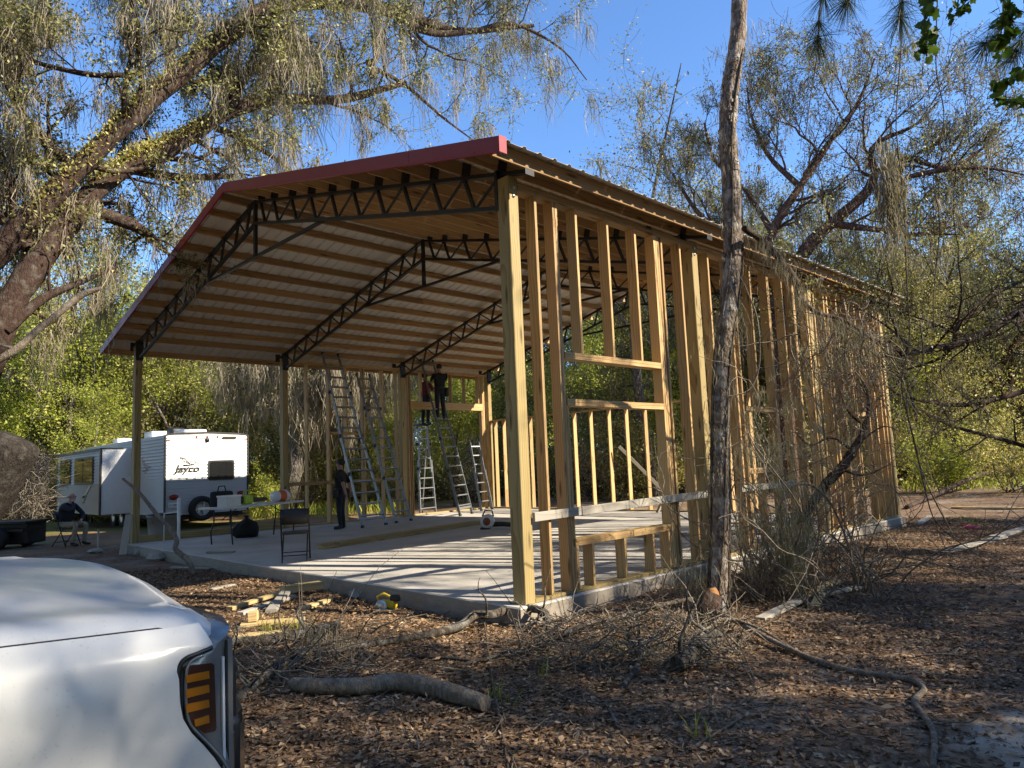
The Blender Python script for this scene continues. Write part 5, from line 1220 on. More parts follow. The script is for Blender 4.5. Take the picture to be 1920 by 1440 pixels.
board('pale survey stake standing left of the front post', (-12.6, -.62, gz(-12.6, -.6) - .05), (-12.6, -.62, .34), .035, .035, 'grey_board', 'stake', 'stakes', up=(1, 0, 0))
# ------------------------------------------------------------------ white pickup truck in the foreground, nose toward +Y
t = NT('truck_paint'); c = t.coord(); n = t.noise(c, 30, 4); n2 = t.noise(c, 2.2, 4)
col = t.mix(t.ramp(n2, [(0.4, 0.0), (0.7, 1.0)]), (0.64, 0.63, 0.59), (0.58, 0.57, 0.53))
col = t.mix(t.math('MULTIPLY', t.ramp(t.noise(c, 140, 3), [(0.62, 0.0), (0.72, 1.0)]), 0.25), col, (0.30, 0.27, 0.22))
t.set(Base_Color=col, Roughness=t.math('MULTIPLY_ADD', n2, 0.15, 0.36), Metallic=0.0); t.b.inputs['Coat Weight'].default_value = 0.45; t.b.inputs['Coat Roughness'].default_value = 0.12
M['truck_paint'] = t.mat
plain('lamp_grey', (0.24, 0.25, 0.245), 0.22, 0.35, 0.06, 6.0, coat=0.8); plain('lamp_dark', (0.055, 0.020, 0.012), 0.18, 0.0, 0.1, 6, coat=0.6); plain('amber', (0.50, 0.17, 0.008), 0.22, 0.0, 0.12, 40, coat=0.6)
plain('trim_black', (0.014, 0.015, 0.016), 0.4); plain('chrome', (0.62, 0.62, 0.62), 0.14, 1.0, 0.04)
TX0, TY0, TZ0 = 3.71, -4.62, 1.105                  # hood seam at the near front corner
truck = empty('pickup_truck', (2.78, -7.4, gz(2.8, -7.4))); tag(truck, 'white pickup truck front corner with amber side marker lamp, closest to the camera', 'truck')
TO = np.array([2.78, -7.4, gz(2.8, -7.4)])
def tp_(mb, name, mat, parent=None):
    mb.v = [(a - TO[0], b - TO[1], c - TO[2]) for a, b, c in mb.v]; return mb.build(name, mat, parent or truck)
HW = 1.86                                             # hood width
def seam_z(y): return TZ0 + 0.06 * (TY0 - y) if y < TY0 else TZ0 - 0.02 * (y - TY0) / 0.1
# hood: cross rows v (0 near .. HW far), columns along Y
def front_u(v): s = v / HW; return 0.10 + 0.10 * math.sin(math.pi * min(1, max(0, s)))
nv_, nu_ = 46, 34; hv = []
for i in range(nv_ + 1):
    v = HW * i / nv_; e = min(v, HW - v)
    for j in range(nu_ + 1):
        s = j / nu_; uf = front_u(v); u = -1.75 + (uf + 1.75) * (s ** 0.8)
        y = TY0 + u
        z = seam_z(min(y, TY0)) + 0.035 * math.sin(math.pi * v / HW) ** 0.8
        z += 0.022 * (1 / (1 + math.exp(-(e - 0.33) / 0.03))) * min(1, max(0, -u * 1.6))          # raised centre panel with a crease
        z += 0.008 * math.exp(-((e - 0.10) / 0.05) ** 2)
        d = uf - u
        if d < 0.11: z -= (0.03 + 0.07 * min(1, e / 0.4)) * (1 - d / 0.11) ** 2.4                                      # nose rolls down
        if e < 0.05: z -= 0.018 * (1 - e / 0.05) ** 2
        x = TX0 - v
        hv.append((x, y, z))
lip = len(hv)
for i in range(nv_ + 1):
    q = hv[i * (nu_ + 1) + nu_]; hv.append((q[0], q[1] - 0.012, q[2] - 0.03))
for i in range(nv_ + 1):
    q = hv[i * (nu_ + 1) + nu_]; hv.append((q[0], q[1] - 0.10, q[2] - 0.035))
hf = [(i * (nu_ + 1) + j, (i + 1) * (nu_ + 1) + j, (i + 1) * (nu_ + 1) + j + 1, i * (nu_ + 1) + j + 1) for i in range(nv_) for j in range(nu_)]
hf += [(i * (nu_ + 1) + nu_, (i + 1) * (nu_ + 1) + nu_, lip + i + 1, lip + i) for i in range(nv_)] + [(lip + i, lip + i + 1, lip + nv_ + 1 + i + 1, lip + nv_ + 1 + i) for i in range(nv_)]
# near side skirt of the hood at the corner
b0 = len(hv)
for j in range(nu_ + 1): q = hv[j]; hv.append((q[0] + 0.001, q[1], q[2] - 0.022 - (0.035 if j > nu_ - 4 else 0)))
hf += [(j, j + 1, b0 + j + 1, b0 + j) for j in range(nu_)]
tp_(MB().add(hv, hf, 0, True), 'hood', M['truck_paint'])
sm_ = [(TX0 + 0.004, y, seam_z(min(y, TY0)) - 0.0085 - (0.02 if y > TY0 else 0)) for y in np.linspace(-6.3, TY0 + 0.03, 30)]; tp_(MB().tube(sm_, 0.0042, 6), 'seam', M['trim_black'])
# small emblem plate and washer nozzle on the hood
tp_(MB().box((2.95, -5.55, seam_z(-5.55) + 0.052), (0.09, 0.03, 0.012), cham=0.004), 'washer_nozzle', M['trim_black'])
# headlamp outline on the flank, traced as (Y, Z)
XS = TX0 + 0.035
def flank(px, py, X=None):
    X = XS if X is None else X
    d = AX_F + AX_R * ((px - 960) / 1337.35) - AX_U * ((py - 720) / 1337.35); q = CAM_POS + d * ((X - CAM_POS[0]) / d[0]); return (float(q[1]), float(q[2]))
lampL = [flank(*q) for q in ((392, 1212), (362, 1224), (343, 1232), (332, 1245), (328, 1270), (328, 1310), (331, 1338), (341, 1360), (374, 1394), (399, 1424), (420, 1465), (435, 1510))]
lampR = [flank(*q) for q in ((438, 1165), (438, 1185), (438, 1215), (438, 1250), (439, 1290), (439, 1330), (440, 1360), (440, 1390), (441, 1415), (441, 1440), (442, 1480), (442, 1530))]
# flank of the fender: rows in z from the hood seam down, front edge follows the lamp
LZ = np.array([q[1] for q in lampL]); LY = np.array([q[0] for q in lampL]); o_ = np.argsort(LZ); LZs, LYs = LZ[o_], LY[o_]
def fen_x(z):
    d = TZ0 - z
    return TX0 + 0.004 + 0.050 * (1 - math.exp(-max(0, d) / 0.035)) + 0.016 * math.sin(min(1, max(0, d) / 0.5) * math.pi)
fv = []; rows = list(np.linspace(0, 0.11, 12)) + list(np.linspace(0.13, 0.72, 22)); cols = 40
for d in rows:
    for j in range(cols + 1):
        s = j / cols; z = TZ0 - 0.006 - d
        if z >= LZs[-1]: yf = TY0 + 0.045 + 0.03 * min(1, d / 0.08)
        elif z <= LZs[0]: yf = LYs[0] + 0.05
        else: yf = float(np.interp(z, LZs, LYs))
        y = -6.35 + (yf + 6.35) * s
        zz = z + (seam_z(min(y, TY0)) - TZ0) * max(0, 1 - d / 0.3)
        x = fen_x(z)
        # wheel-arch flare swelling low on the fender
        rr_ = math.hypot(y + 5.58, zz - 0.22); x += 0.035 * math.exp(-((rr_ - 0.53) / 0.05) ** 2)
        if s > 0.985: x -= 0.004
        fv.append((x, y, zz))
ff_ = []
for i in range(len(rows) - 1):
    for j in range(cols):
        q = fv[i * (cols + 1) + j]
        if math.hypot(q[1] + 5.58, q[2] - 0.22) < 0.47: continue
        ff_.append((i * (cols + 1) + j, i * (cols + 1) + j + 1, (i + 1) * (cols + 1) + j + 1, (i + 1) * (cols + 1) + j))
fen = tp_(MB().add(fv, ff_, 0, True), 'fender', M['truck_paint'])
arch = [( fen_x(0.6) + 0.012, -5.58 + 0.475 * math.cos(a), 0.22 + 0.475 * math.sin(a)) for a in np.linspace(0.05, math.pi - 0.05, 24)]
tp_(MB().tube(arch, 0.022, 8), 'arch_lip', M['truck_paint'], fen)
# headlamp: solid housing behind a smooth lens shell
def lamp_poly(inset=0.0): return lampL + lampR[::-1]
hb = MB(); n = len(lampL); K = 7
vv = []
for a, b in zip(lampL, lampR):
    for k in range(K):
        s = k / (K - 1); y = a[0] + (b[0] - a[0]) * s; z = a[1] + (b[1] - a[1]) * s
        x = XS + 0.006 + 0.012 * math.sin(math.pi * min(1, s * 1.1)) - 0.055 * max(0, s - 0.72) ** 2 / 0.08
        vv.append((x, y, z))
fq = [(i * K + k, i * K + k + 1, (i + 1) * K + k + 1, (i + 1) * K + k) for i in range(n - 1) for k in range(K - 1)]
m0 = len(vv); vv += [(x - 0.10, y - 0.004, z) for x, y, z in vv]
edge = [i * K for i in range(n)] + [(n - 1) * K + k for k in range(1, K)] + [i * K + K - 1 for i in range(n - 2, -1, -1)] + [k for k in range(K - 2, 0, -1)]
fq += [(edge[i], edge[(i + 1) % len(edge)], m0 + edge[(i + 1) % len(edge)], m0 + edge[i]) for i in range(len(edge))]
lamp = tp_(MB().add(vv, fq, 0, True), 'headlamp', M['lamp_grey'])
gk = [(XS + 0.016, *q) for q in lampL]; tp_(MB().tube(spline(np.array(gk), 40), 0.0045, 6), 'gasket', M['trim_black'], lamp)
gk = [(XS + 0.019, q[0] + 0.013, q[1] - 0.004) for q in lampL[1:]]; tp_(MB().tube(spline(np.array(gk), 40), 0.003, 6), 'lens_rib', M['lamp_grey'], lamp)
def flank_poly(pts, x0, x1, name, mat, par):
    q = [flank(a, b, x1) for a, b in pts]; return tp_(MB().prism(q, x1 - x0, 'X', x0), name, M[mat], par)
xm = XS + 0.020
mk = flank_poly([(346, 1253), (352, 1249), (397, 1243), (402, 1247), (406, 1366), (403, 1371), (384, 1375), (378, 1372), (350, 1346), (347, 1340)], xm - 0.02, xm, 'side_marker', 'lamp_dark', lamp)
for y0, y1, xl in ((1264, 1278, 349), (1290, 1306, 349), (1318, 1334, 349), (1347, 1360, 365)):
    flank_poly([(xl, y0 + 3), (392, y0 - 6), (393, y0 + 8), (xl + 1, y1 + 3)], xm - 0.01, xm + 0.0035, 'reflector', 'amber', lamp)
flank_poly([(417, 1232), (421, 1231), (424, 1470), (419, 1470)], XS + 0.0, XS + 0.0175, 'lens_rib', 'gloss_white', lamp)
flank_poly([(427, 1200), (436, 1195), (438, 1470), (430, 1470)], XS - 0.02, XS + 0.0135, 'lens_rib', 'lamp_grey', lamp)
# grille, bumper corner and step ahead of the lamp
gr = MB(); gr.box((2.78, TY0 + 0.155, 0.885), (1.45, 0.07, 0.36), cham=0.02); gr.box((3.54, TY0 + 0.115, 0.925), (0.20, 0.09, 0.15), cham=0.02); gr.box((3.53, TY0 + 0.125, 0.80), (0.24, 0.08, 0.16), cham=0.02)
tp_(gr, 'grille', M['trim_black'])
for z in (0.76, 0.84, 0.92, 1.0): tp_(MB().box((2.78, TY0 + 0.20, z), (1.3, 0.03, 0.028), cham=0.006), 'grille_bar', M['chrome'])
bp = MB(); pts_ = [(3.74, TY0 - 0.02), (3.72, TY0 + 0.09), (3.60, TY0 + 0.19), (3.30, TY0 + 0.28), (2.26, TY0 + 0.28), (1.94, TY0 + 0.19), (1.83, TY0 + 0.14), (1.82, TY0 - 0.02), (1.9, TY0 - 0.02), (1.95, TY0 + 0.1), (3.6, TY0 + 0.1), (3.66, TY0 - 0.02)]
bp.prism(pts_, 0.375, 'Z', 0.475); tp_(bp, 'bumper', M['chrome']); tp_(MB().prism([(a * 0.985 + 0.042, b) for a, b in pts_], 0.022, 'Z', 0.851), 'bumper_cap', M['trim_black'])
# the rest of the truck, behind the picture edge
cab = MB(); prof_ = [(-6.35, 0.42), (-6.35, 1.22), (-6.95, 1.78), (-8.55, 1.80), (-8.75, 1.30), (-8.75, 0.42)]
cab.prism([(a, b) for a, b in prof_], 1.84, 'X', 1.86); tp_(cab, 'cab', M['truck_paint'])
tp_(MB().add([(1.95, -6.40, 1.24), (3.62, -6.40, 1.24), (3.55, -6.93, 1.76), (2.02, -6.93, 1.76)], [(0, 1, 2, 3)]), 'windshield', M['dark_glass'])
for x in (1.855, 3.705):
    s = 1 if x > 2.8 else -1
    for a, b in ((-7.55, -6.75), (-8.5, -7.65)): tp_(MB().add([(x + 0.004 * s, a, 1.25), (x + 0.004 * s, b, 1.25), (x + 0.004 * s, min(b, -6.95), 1.70), (x + 0.004 * s, a, 1.70)], [(0, 1, 2, 3)]), 'side_window', M['dark_glass'])
    tp_(MB().box((x + 0.16 * s, -6.75, 1.32), (0.2, 0.1, 0.28), cham=0.03), 'mirror', M['trim_black'])
tp_(MB().box((2.78, -9.75, 0.82), (1.84, 1.98, 0.72), cham=0.03), 'bed', M['truck_paint']); tp_(MB().box((1.93, -5.5, 0.72), (0.14, 1.8, 0.70), cham=0.05), 'fender', M['truck_paint']); tp_(MB().box((2.78, -7.6, 0.33), (1.5, 5.6, 0.16)), 'chassis', M['trim_black'])
for x in (1.92, 3.62):
    for y in (-5.58, -9.7):
        zc = gz(x, y) + 0.40; wl = tp_(MB().lathe((x - 0.13, y, zc), [(0.23, 0.02), (0.27, 0.0), (0.38, 0.02), (0.40, 0.06), (0.40, 0.22), (0.38, 0.26), (0.23, 0.24)], 28, 'X'), 'wheel', M['rubber'])
        tp_(MB().lathe((x - 0.13, y, zc), [(0.0001, 0.2), (0.12, 0.2), (0.2, 0.16), (0.25, 0.22), (0.25, 0.05), (0.0001, 0.05)], 22, 'X'), 'rim', M['galv'], wl)
# ------------------------------------------------------------------ vines, thicket and the oak limb on the right
def gp(px, py, dz=0.0):
    """pixel on the ground -> world point lifted by dz"""
    q = on_z(px, py, -0.15); z = gz(q[0], q[1]); q = on_z(px, py, z); return np.array([q[0], q[1], z + dz])
def vine_mesh(rows, n=40, sides=5, jit=0.0, rng=None, depth=None):
    p, r = path(rows, n)
    if jit: p = p + rng.normal(size=p.shape) * jit
    return MB().tube(p, r, sides)
vr = np.random.default_rng(77)
# limb reaching in from the right edge
ro = Wood(201); 
def rlimb(rows, kids, L, last=2, n=None):
    p, r = path(rows, n or 5 * len(rows)); ro.tube(p, r); ro.limbs.append(p)
    for j in range(kids):
        i = min(len(p) - 2, int((0.15 + 0.85 * (j + ro.rng.uniform()) / kids) * (len(p) - 1))); d = unit(p[i + 1] - p[i]); a = ro.rng.uniform(0.5, 1.2)
        s = unit(np.cross(d, ro.rng.normal(size=3))); ro.grow(p[i], unit(d * math.cos(a) + s * math.sin(a)), L * ro.rng.uniform(.6, 1.3), r[i] * 0.5, 0, last, wig=0.2, trop=0.0, kids=(4, 3), shrink=(.45, .7))
rlimb([(2260, 900, 13.5, .26), (2200, 760, 13.3, .22), (2080, 620, 13.0, .17), (1960, 565, 12.6, .11), (1900, 592, 12.4, .085), (1850, 622, 12.2, .075), (1790, 646, 12, .065), (1735, 657, 11.8, .055), (1690, 665, 11.6, .04)], 9, 1.6, 3)
rlimb([(1790, 644, 12, .05), (1800, 605, 12, .045), (1850, 560, 12.2, .035), (1930, 520, 12.4, .025)], 6, 1.1)
rlimb([(1700, 664, 11.6, .035), (1640, 640, 11.2, .03), (1560, 600, 10.8, .022), (1500, 565, 10.4, .014)], 7, 0.9)
rlimb([(1720, 660, 11.7, .03), (1660, 610, 11.4, .022), (1600, 575, 11.2, .016), (1540, 560, 11, .01)], 6, 0.8)
rlimb([(1960, 720, 13, .06), (1880, 745, 12.6, .045), (1800, 760, 12.2, .035), (1700, 745, 11.8, .02), (1655, 720, 11.6, .01)], 8, 0.9)
rlimb([(1990, 860, 14, .05), (1900, 830, 13.5, .04), (1790, 800, 13, .03), (1730, 770, 12.7, .015)], 6, 0.9)
rloc = at(2260, 900, 13.5); rloc[2] = gz(rloc[0], rloc[1]); ro.tube(np.array([[rloc[0] + .2, rloc[1], rloc[2] - .2], at(2260, 900, 13.5)]), np.array([.32, .26]))
rt_ = empty('live_oak', tuple(rloc)); tag(rt_, 'oak off the right edge sending a dark crooked limb toward the barn', 'tree', G)
def rchild(nm, arr, mat, sm=False): return link(nm, np_mesh(nm, arr[0] - rloc, arr[1], M[mat], sm), None, rt_)
rchild('trunk', ro.arrays(), 'bark_oak', True); rchild('crown', clump_leaves(ro.twig_points(1500, .05), 5, .05, ro.rng, .08), 'leaf_oak_gold'); rchild('spanish_moss', moss_arrays(ro.limb_points(90), ro.rng, .15, .6, strands=8, width=.006), 'moss')['kind'] = 'stuff'
# dark limb that drops from the pine onto the wall, with its moss
p, r = path([(1395, 428, 7.1, .03), (1430, 452, 7.4, .035), (1465, 490, 7.8, .036), (1495, 532, 8.1, .04), (1502, 560, 8.2, .03), (1530, 585, 8.4, .025), (1580, 600, 8.7, .022), (1640, 640, 9, .014), (1690, 690, 9.2, .008)], 44)
hl = MB().tube(p, r, 8, wob=0.06, rng=vr).build('hanging_limb', M['bark_oak']); tag(hl, 'dark dead limb slanting down across the eave beside the pine', 'branch', 'dead branches')
mm = moss_arrays(p[vr.integers(4, 40, 70)], vr, .15, .55, strands=16, width=.0022); tag(link('spanish_moss', np_mesh('spanish_moss', *mm, M['moss']), None, hl), kind='stuff')
# big dead limb standing in the thicket
p, r = path([(1500, 985, 8.6, .05), (1535, 925, 8.7, .055), (1575, 880, 8.8, .06), (1600, 845, 8.9, .055), (1622, 800, 9, .035), (1628, 745, 9.1, .02), (1605, 690, 9.1, .012)], 40)
hb2 = MB().tube(p, r, 8, wob=0.08, rng=vr)
for rows in ([(1600, 845, 8.9, .025), (1560, 820, 8.8, .018), (1520, 835, 8.7, .01), (1490, 810, 8.6, .006)], [(1622, 800, 9, .02), (1590, 770, 9, .014), (1570, 720, 9, .008)], [(1575, 880, 8.8, .022), (1620, 890, 8.9, .016), (1670, 870, 9, .008)], [(1610, 830, 8.9, .016), (1655, 800, 9, .01), (1690, 810, 9.1, .006)], [(1628, 745, 9.1, .014), (1600, 705, 9.1, .01), (1545, 690, 9, .006)]):
    q, s = path(rows, 14); hb2.tube(q, s, 5)
tag(hb2.build('dead_limb', M['bark_oak']), 'forked dead limb standing in the vine thicket before the wall', 'branch', 'dead branches')
# single vines one can follow by eye
def vine(label, rows, mat='vine', n=40, cat='vine'):
    return tag(vine_mesh(rows, n, 6).build('vine', M[mat]), label, cat, 'vines')
gend = gp(1620, 1145)
vine('pale vine arching over the thicket and down to the ground', [(1458, 980, 7.6, .012), (1466, 945, 7.6, .013), (1485, 915, 7.6, .014), (1507, 907, 7.6, .014), (1530, 915, 7.6, .014), (1558, 945, 7.6, .013), (1583, 1000, 7.6, .012), (1600, 1060, 7.6, .011), (1612, 1110, 7.6, .010), (1622, 1146, 7.6, .009)], 'bark_bare')
vine('long thin vine hanging from the treetop in front of the far end of the barn', [(1684, -60, 8.5, .008), (1690, 80, 8.5, .008), (1680, 230, 8.5, .007), (1695, 380, 8.5, .008), (1700, 520, 8.5, .008), (1705, 640, 8.5, .007), (1690, 720, 8.5, .008), (1715, 830, 8.5, .008), (1735, 920, 8.5, .008), (1760, 985, 8.5, .007), (1840, 1045, 8.5, .006)])
vine('thin vine hanging straight down right of the pine trunk', [(1760, -60, 7.5, .006), (1755, 120, 7.5, .006), (1770, 220, 7.5, .006), (1750, 330, 7.5, .005), (1762, 420, 7.5, .006), (1750, 560, 7.5, .005), (1752, 640, 7.5, .005)])
vine('wiry vine dangling from the pine bough against the sky', [(1540, -40, 6.5, .006), (1535, 70, 6.5, .006), (1530, 120, 6.5, .005), (1520, 180, 6.5, .005), (1510, 260, 6.5, .004)])
vine('looping pale vine between the pine trunk and the wall', [(1388, 520, 7.2, .008), (1400, 545, 7.2, .008), (1420, 600, 7.2, .008), (1424, 680, 7.2, .008), (1405, 730, 7.2, .008), (1360, 745, 7.2, .007)], 'bark_bare')
vine('moss-tufted vine hanging low across the wall end', [(1725, 600, 9, .010), (1730, 680, 9, .010), (1700, 740, 9, .010), (1712, 820, 9, .010), (1735, 900, 9, .010), (1790, 1010, 9, .008)])
for k, (mx, my, md, cnt_) in enumerate(((1672, 330, 8.6, 26), (1668, 380, 8.6, 26), (1655, 300, 8.6, 10))):
    A_ = at(mx, my, md) + vr.normal(size=(cnt_, 3)) * np.array([.05, .05, .18])
    tag(link('moss_tuft', np_mesh('moss_tuft', *moss_arrays(A_, vr, .3, .9, strands=9, width=.006), M['moss'])), ['grey moss tuft hanging on the long vine against the sky', 'longest dark moss beard on the vine before the red-limbed oak', 'small wisp of moss above the other tufts on the vine'][k], 'moss', 'moss tufts')
# the thicket itself: a tangle nobody could count
tv, tf, no = [], [], 0
for k in range(150):
    px = vr.uniform(1385, 1640) if k % 3 else vr.uniform(1390, 1500); d = vr.uniform(7.2, 9.2)
    base = at(px, 900, d); b = np.array([base[0], base[1], gz(base[0], base[1])]); hgt = vr.gamma(2.2, .55) if k % 4 else vr.uniform(1.5, 3.6)
    pts = [b]; dr = unit(np.array([vr.normal() * .5, vr.normal() * .5, 1.0])); L = max(.5, hgt)
    for j in range(9):
        dr = unit(dr + vr.normal(size=3) * .38 + np.array([0, 0, .12 - .045 * j])); pts.append(pts[-1] + dr * L / 9)
    pts = np.array(pts); pts[:, 0] = np.maximum(pts[:, 0], .16 if True else 0); pts[:, 2] = np.maximum(pts[:, 2], b[2] + .01)
    S = spline(pts, 22); v, f = tube_arrays(S, np.linspace(vr.uniform(.005, .013), .003, 22), 4); tv.append(v); tf.append(f + no); no += len(v)
    for m in range(3):
        i = vr.integers(4, 20); q = [S[i]]; dr = unit(vr.normal(size=3) + np.array([0, 0, .2]))
        for j in range(4): dr = unit(dr + vr.normal(size=3) * .4); q.append(q[-1] + dr * vr.uniform(.06, .14))
        v, f = tube_arrays(np.array(q), np.linspace(.005, .002, 5), 3); v[:, 0] = np.maximum(v[:, 0], .16); tv.append(v); tf.append(f + no); no += len(v)
for k in range(85):
    px = vr.uniform(1480, 1670); d = vr.uniform(8.2, 10.5); top = at(px, vr.uniform(560, 700), d); L = vr.uniform(.7, 2.6); pts = [top]; dr = unit(np.array([vr.normal() * .5, vr.normal() * .5, -1.0]))
    for j in range(9): dr = unit(dr + vr.normal(size=3) * .32 + np.array([0, 0, -.10])); pts.append(pts[-1] + dr * L / 9)
    pts = np.array(pts); pts[:, 0] = np.maximum(pts[:, 0], .18); pts[:, 2] = np.maximum(pts[:, 2], -.1)
    S = spline(pts, 22); v, f = tube_arrays(S, np.linspace(vr.uniform(.004, .010), .0025, 22), 4); tv.append(v); tf.append(f + no); no += len(v)
    for m in range(4):
        i = vr.integers(2, 20); q = [S[i]]; dr = unit(vr.normal(size=3) + np.array([0, 0, -.2]))
        for j in range(4): dr = unit(dr + vr.normal(size=3) * .4); q.append(q[-1] + dr * vr.uniform(.06, .16))
        v, f = tube_arrays(np.array(q), np.linspace(.004, .002, 5), 3); v[:, 0] = np.maximum(v[:, 0], .18); tv.append(v); tf.append(f + no); no += len(v)
tag(link('vine_thicket', np_mesh('vine_thicket', np.vstack(tv), np.vstack(tf), M['bark_bare'], True)), 'tangle of bare vines and twigs in front of the long wall', kind='stuff')
an = []
for (px, py, d, n_, sx, sz) in ((1478, 1000, 7.4, 110, .12, .24), (1450, 930, 7.7, 30, .16, .3), (1410, 1000, 7.4, 20, .14, .2), (1485, 1070, 7.4, 40, .08, .1), (1300, 1080, 7.2, 25, .14, .10), (1360, 1230, 6.4, 20, .14, .05), (1570, 700, 8.9, 40, .3, .35), (1500, 800, 8.6, 30, .3, .4), (1490, 900, 8.4, 25, .2, .2), (1420, 850, 8, 20, .2, .4)):
    an.append(at(px, py, d) + vr.normal(size=(n_, 3)) * np.array([sx, sx, sz]))
an = np.vstack(an); an[:, 0] = np.maximum(an[:, 0], .18)
ms = moss_arrays(an, vr, .06, .32, strands=20, width=.0022); ms[0][:, 2] = np.maximum(ms[0][:, 2], ground_z(ms[0][:, 0], ms[0][:, 1]) + .004)
tag(link('thicket_moss', np_mesh('thicket_moss', *ms, M['moss_green'])), 'tufts of tan moss caught in the vine thicket', kind='stuff')
tl2 = []
for k in range(900):
    q = at(vr.uniform(1395, 1640), vr.uniform(760, 1120), vr.uniform(7.3, 9)); q[0] = max(q[0], .2); tl2.append(q)
tag(link('thicket_leaves', np_mesh('thicket_leaves', *leaf_arrays(np.array(tl2), .035, vr, .4), M['leaf_dry'])), 'small dry leaves scattered through the vine thicket', kind='stuff')

# ------------------------------------------------------------------ pine bough and grape leaves at the top right
pbough = empty('pine_bough', tuple(at(1700, -260, 4.6))); tag(pbough, 'pine bough with long needle tufts hanging in at the top right', 'branch'); po = np.array(pbough.location)
bm_ = MB(); tips = []
for rows in ([(1700, -260, 4.6, 0.0140), (1620, -120, 4.6, 0.0098), (1545, -10, 4.6, 0.0056), (1533, 70, 4.6, 0.0035)], [(1700, -260, 4.6, 0.0126), (1640, -100, 4.6, 0.0070), (1590, 0, 4.6, 0.0042)], [(1700, -260, 4.6, 0.0126), (1700, -80, 4.6, 0.0070), (1688, 30, 4.6, 0.0042)], [(1700, -260, 4.6, 0.0140), (1860, -80, 4.6, 0.0098), (1880, 40, 4.6, 0.0056), (1850, 80, 4.6, 0.0035)], [(1860, -80, 4.6, 0.0098), (1930, 20, 4.6, 0.0056), (1905, 95, 4.6, 0.0035)]):
    q, s = path(rows, 16); bm_.tube(q - po, s, 6); tips.append(q)
bm_.build('stem', M['bark_pine'], pbough)
nv, nf, no = [], [], 0
def tuft(c, ax, n_, L, spread):
    global no
    a = unit(ax); dirs = a * .75 + vr.normal(size=(n_, 3)) * spread; dirs /= np.linalg.norm(dirs, axis=1, keepdims=True); ln = L * vr.uniform(.7, 1.1, n_)[:, None]
    sd = np.cross(dirs, vr.normal(size=(n_, 3))); sd /= np.linalg.norm(sd, axis=1, keepdims=True); w = .0011
    m = c + dirs * ln * .55 + np.array([0, 0, -.012]); e = c + dirs * ln + np.array([0, 0, -.035])
    v = np.stack([c - sd * w, c + sd * w, m + sd * w, m - sd * w, e + sd * w * .4, e - sd * w * .4], 1).reshape(-1, 3)
    f = (np.array([[0, 1, 2, 3], [3, 2, 4, 5]])[None] + (np.arange(n_) * 6)[:, None, None]).reshape(-1, 4)
    nv.append(v); nf.append(f + no); no += len(v)
for q in tips:
    for i in (15, 13, 10): tuft(q[i], q[15] - q[11], 170 if i == 15 else 110, .185, .6)
nvv = np.vstack(nv) - po; link('needles', np_mesh('needles', nvv, np.vstack(nf), M['needle']), None, pbough)
leaf_mat('leaf_grape', [(0, (0.05, 0.085, 0.016)), (0.5, (0.10, 0.17, 0.025)), (1, (0.26, 0.33, 0.04))], 0.5)
gvine = empty('grape_vine', tuple(at(1850, -220, 4.3))); tag(gvine, 'broad-leaved vine sprigs hanging in at the top right corner', 'vine'); go = np.array(gvine.location)
gst = MB(); gl = []
for rows in ([(1850, -220, 4.3, 0.0065), (1800, -60, 4.3, 0.0043), (1740, 10, 4.3, 0.0036), (1735, 70, 4.3, 0.0029), (1738, 105, 4.3, 0.0022)], [(1850, -220, 4.3, 0.0065), (1890, -40, 4.3, 0.0043), (1880, 40, 4.3, 0.0036), (1872, 95, 4.3, 0.0022)], [(1990, -100, 4.3, 0.0065), (1960, 40, 4.3, 0.0043), (1915, 130, 4.3, 0.0036), (1868, 168, 4.3, 0.0022)], [(1990, -100, 4.3, 0.0065), (1960, 100, 4.3, 0.0043), (1930, 190, 4.3, 0.0036), (1870, 185, 4.3, 0.0022)], [(1850, -220, 4.3, 0.0058), (1830, -40, 4.3, 0.0036), (1790, 30, 4.3, 0.0022)], [(1960, 40, 4.3, 0.0043), (1900, 20, 4.3, 0.0029), (1895, 70, 4.3, 0.0022)]):
    q, s = path(rows, 18); gst.tube(q - go, s, 5); gl += [q[i] + vr.normal(size=3) * .02 for i in range(7, 18) for _ in range(4)]
gst.build('stem', M['vine'], gvine)
lv, lf, lo_ = [], [], 0
for c in gl:
    a = unit(vr.normal(size=3) + np.array([0, 0, -.6])); nn = unit(np.cross(a, vr.normal(size=3))); b = np.cross(nn, a); s = vr.uniform(.022, .052)
    ol = [(0, -.1), (.45, -.35), (.75, .05), (.62, .35), (.85, .62), (.4, .75), (0, 1.15), (-.4, .75), (-.85, .62), (-.62, .35), (-.75, .05), (-.45, -.35)]
    cen = c + a * s * .3; vs = [cen] + [c + b * s * x + a * s * y + nn * s * .12 * abs(x) for x, y in ol]; lv += vs; lf += [(lo_, lo_ + 1 + i, lo_ + 1 + (i + 1) % 12) for i in range(12)]; lo_ += 13
link('leaves', np_mesh('leaves', np.array(lv) - go, np.array(lf), M['leaf_grape']), None, gvine)

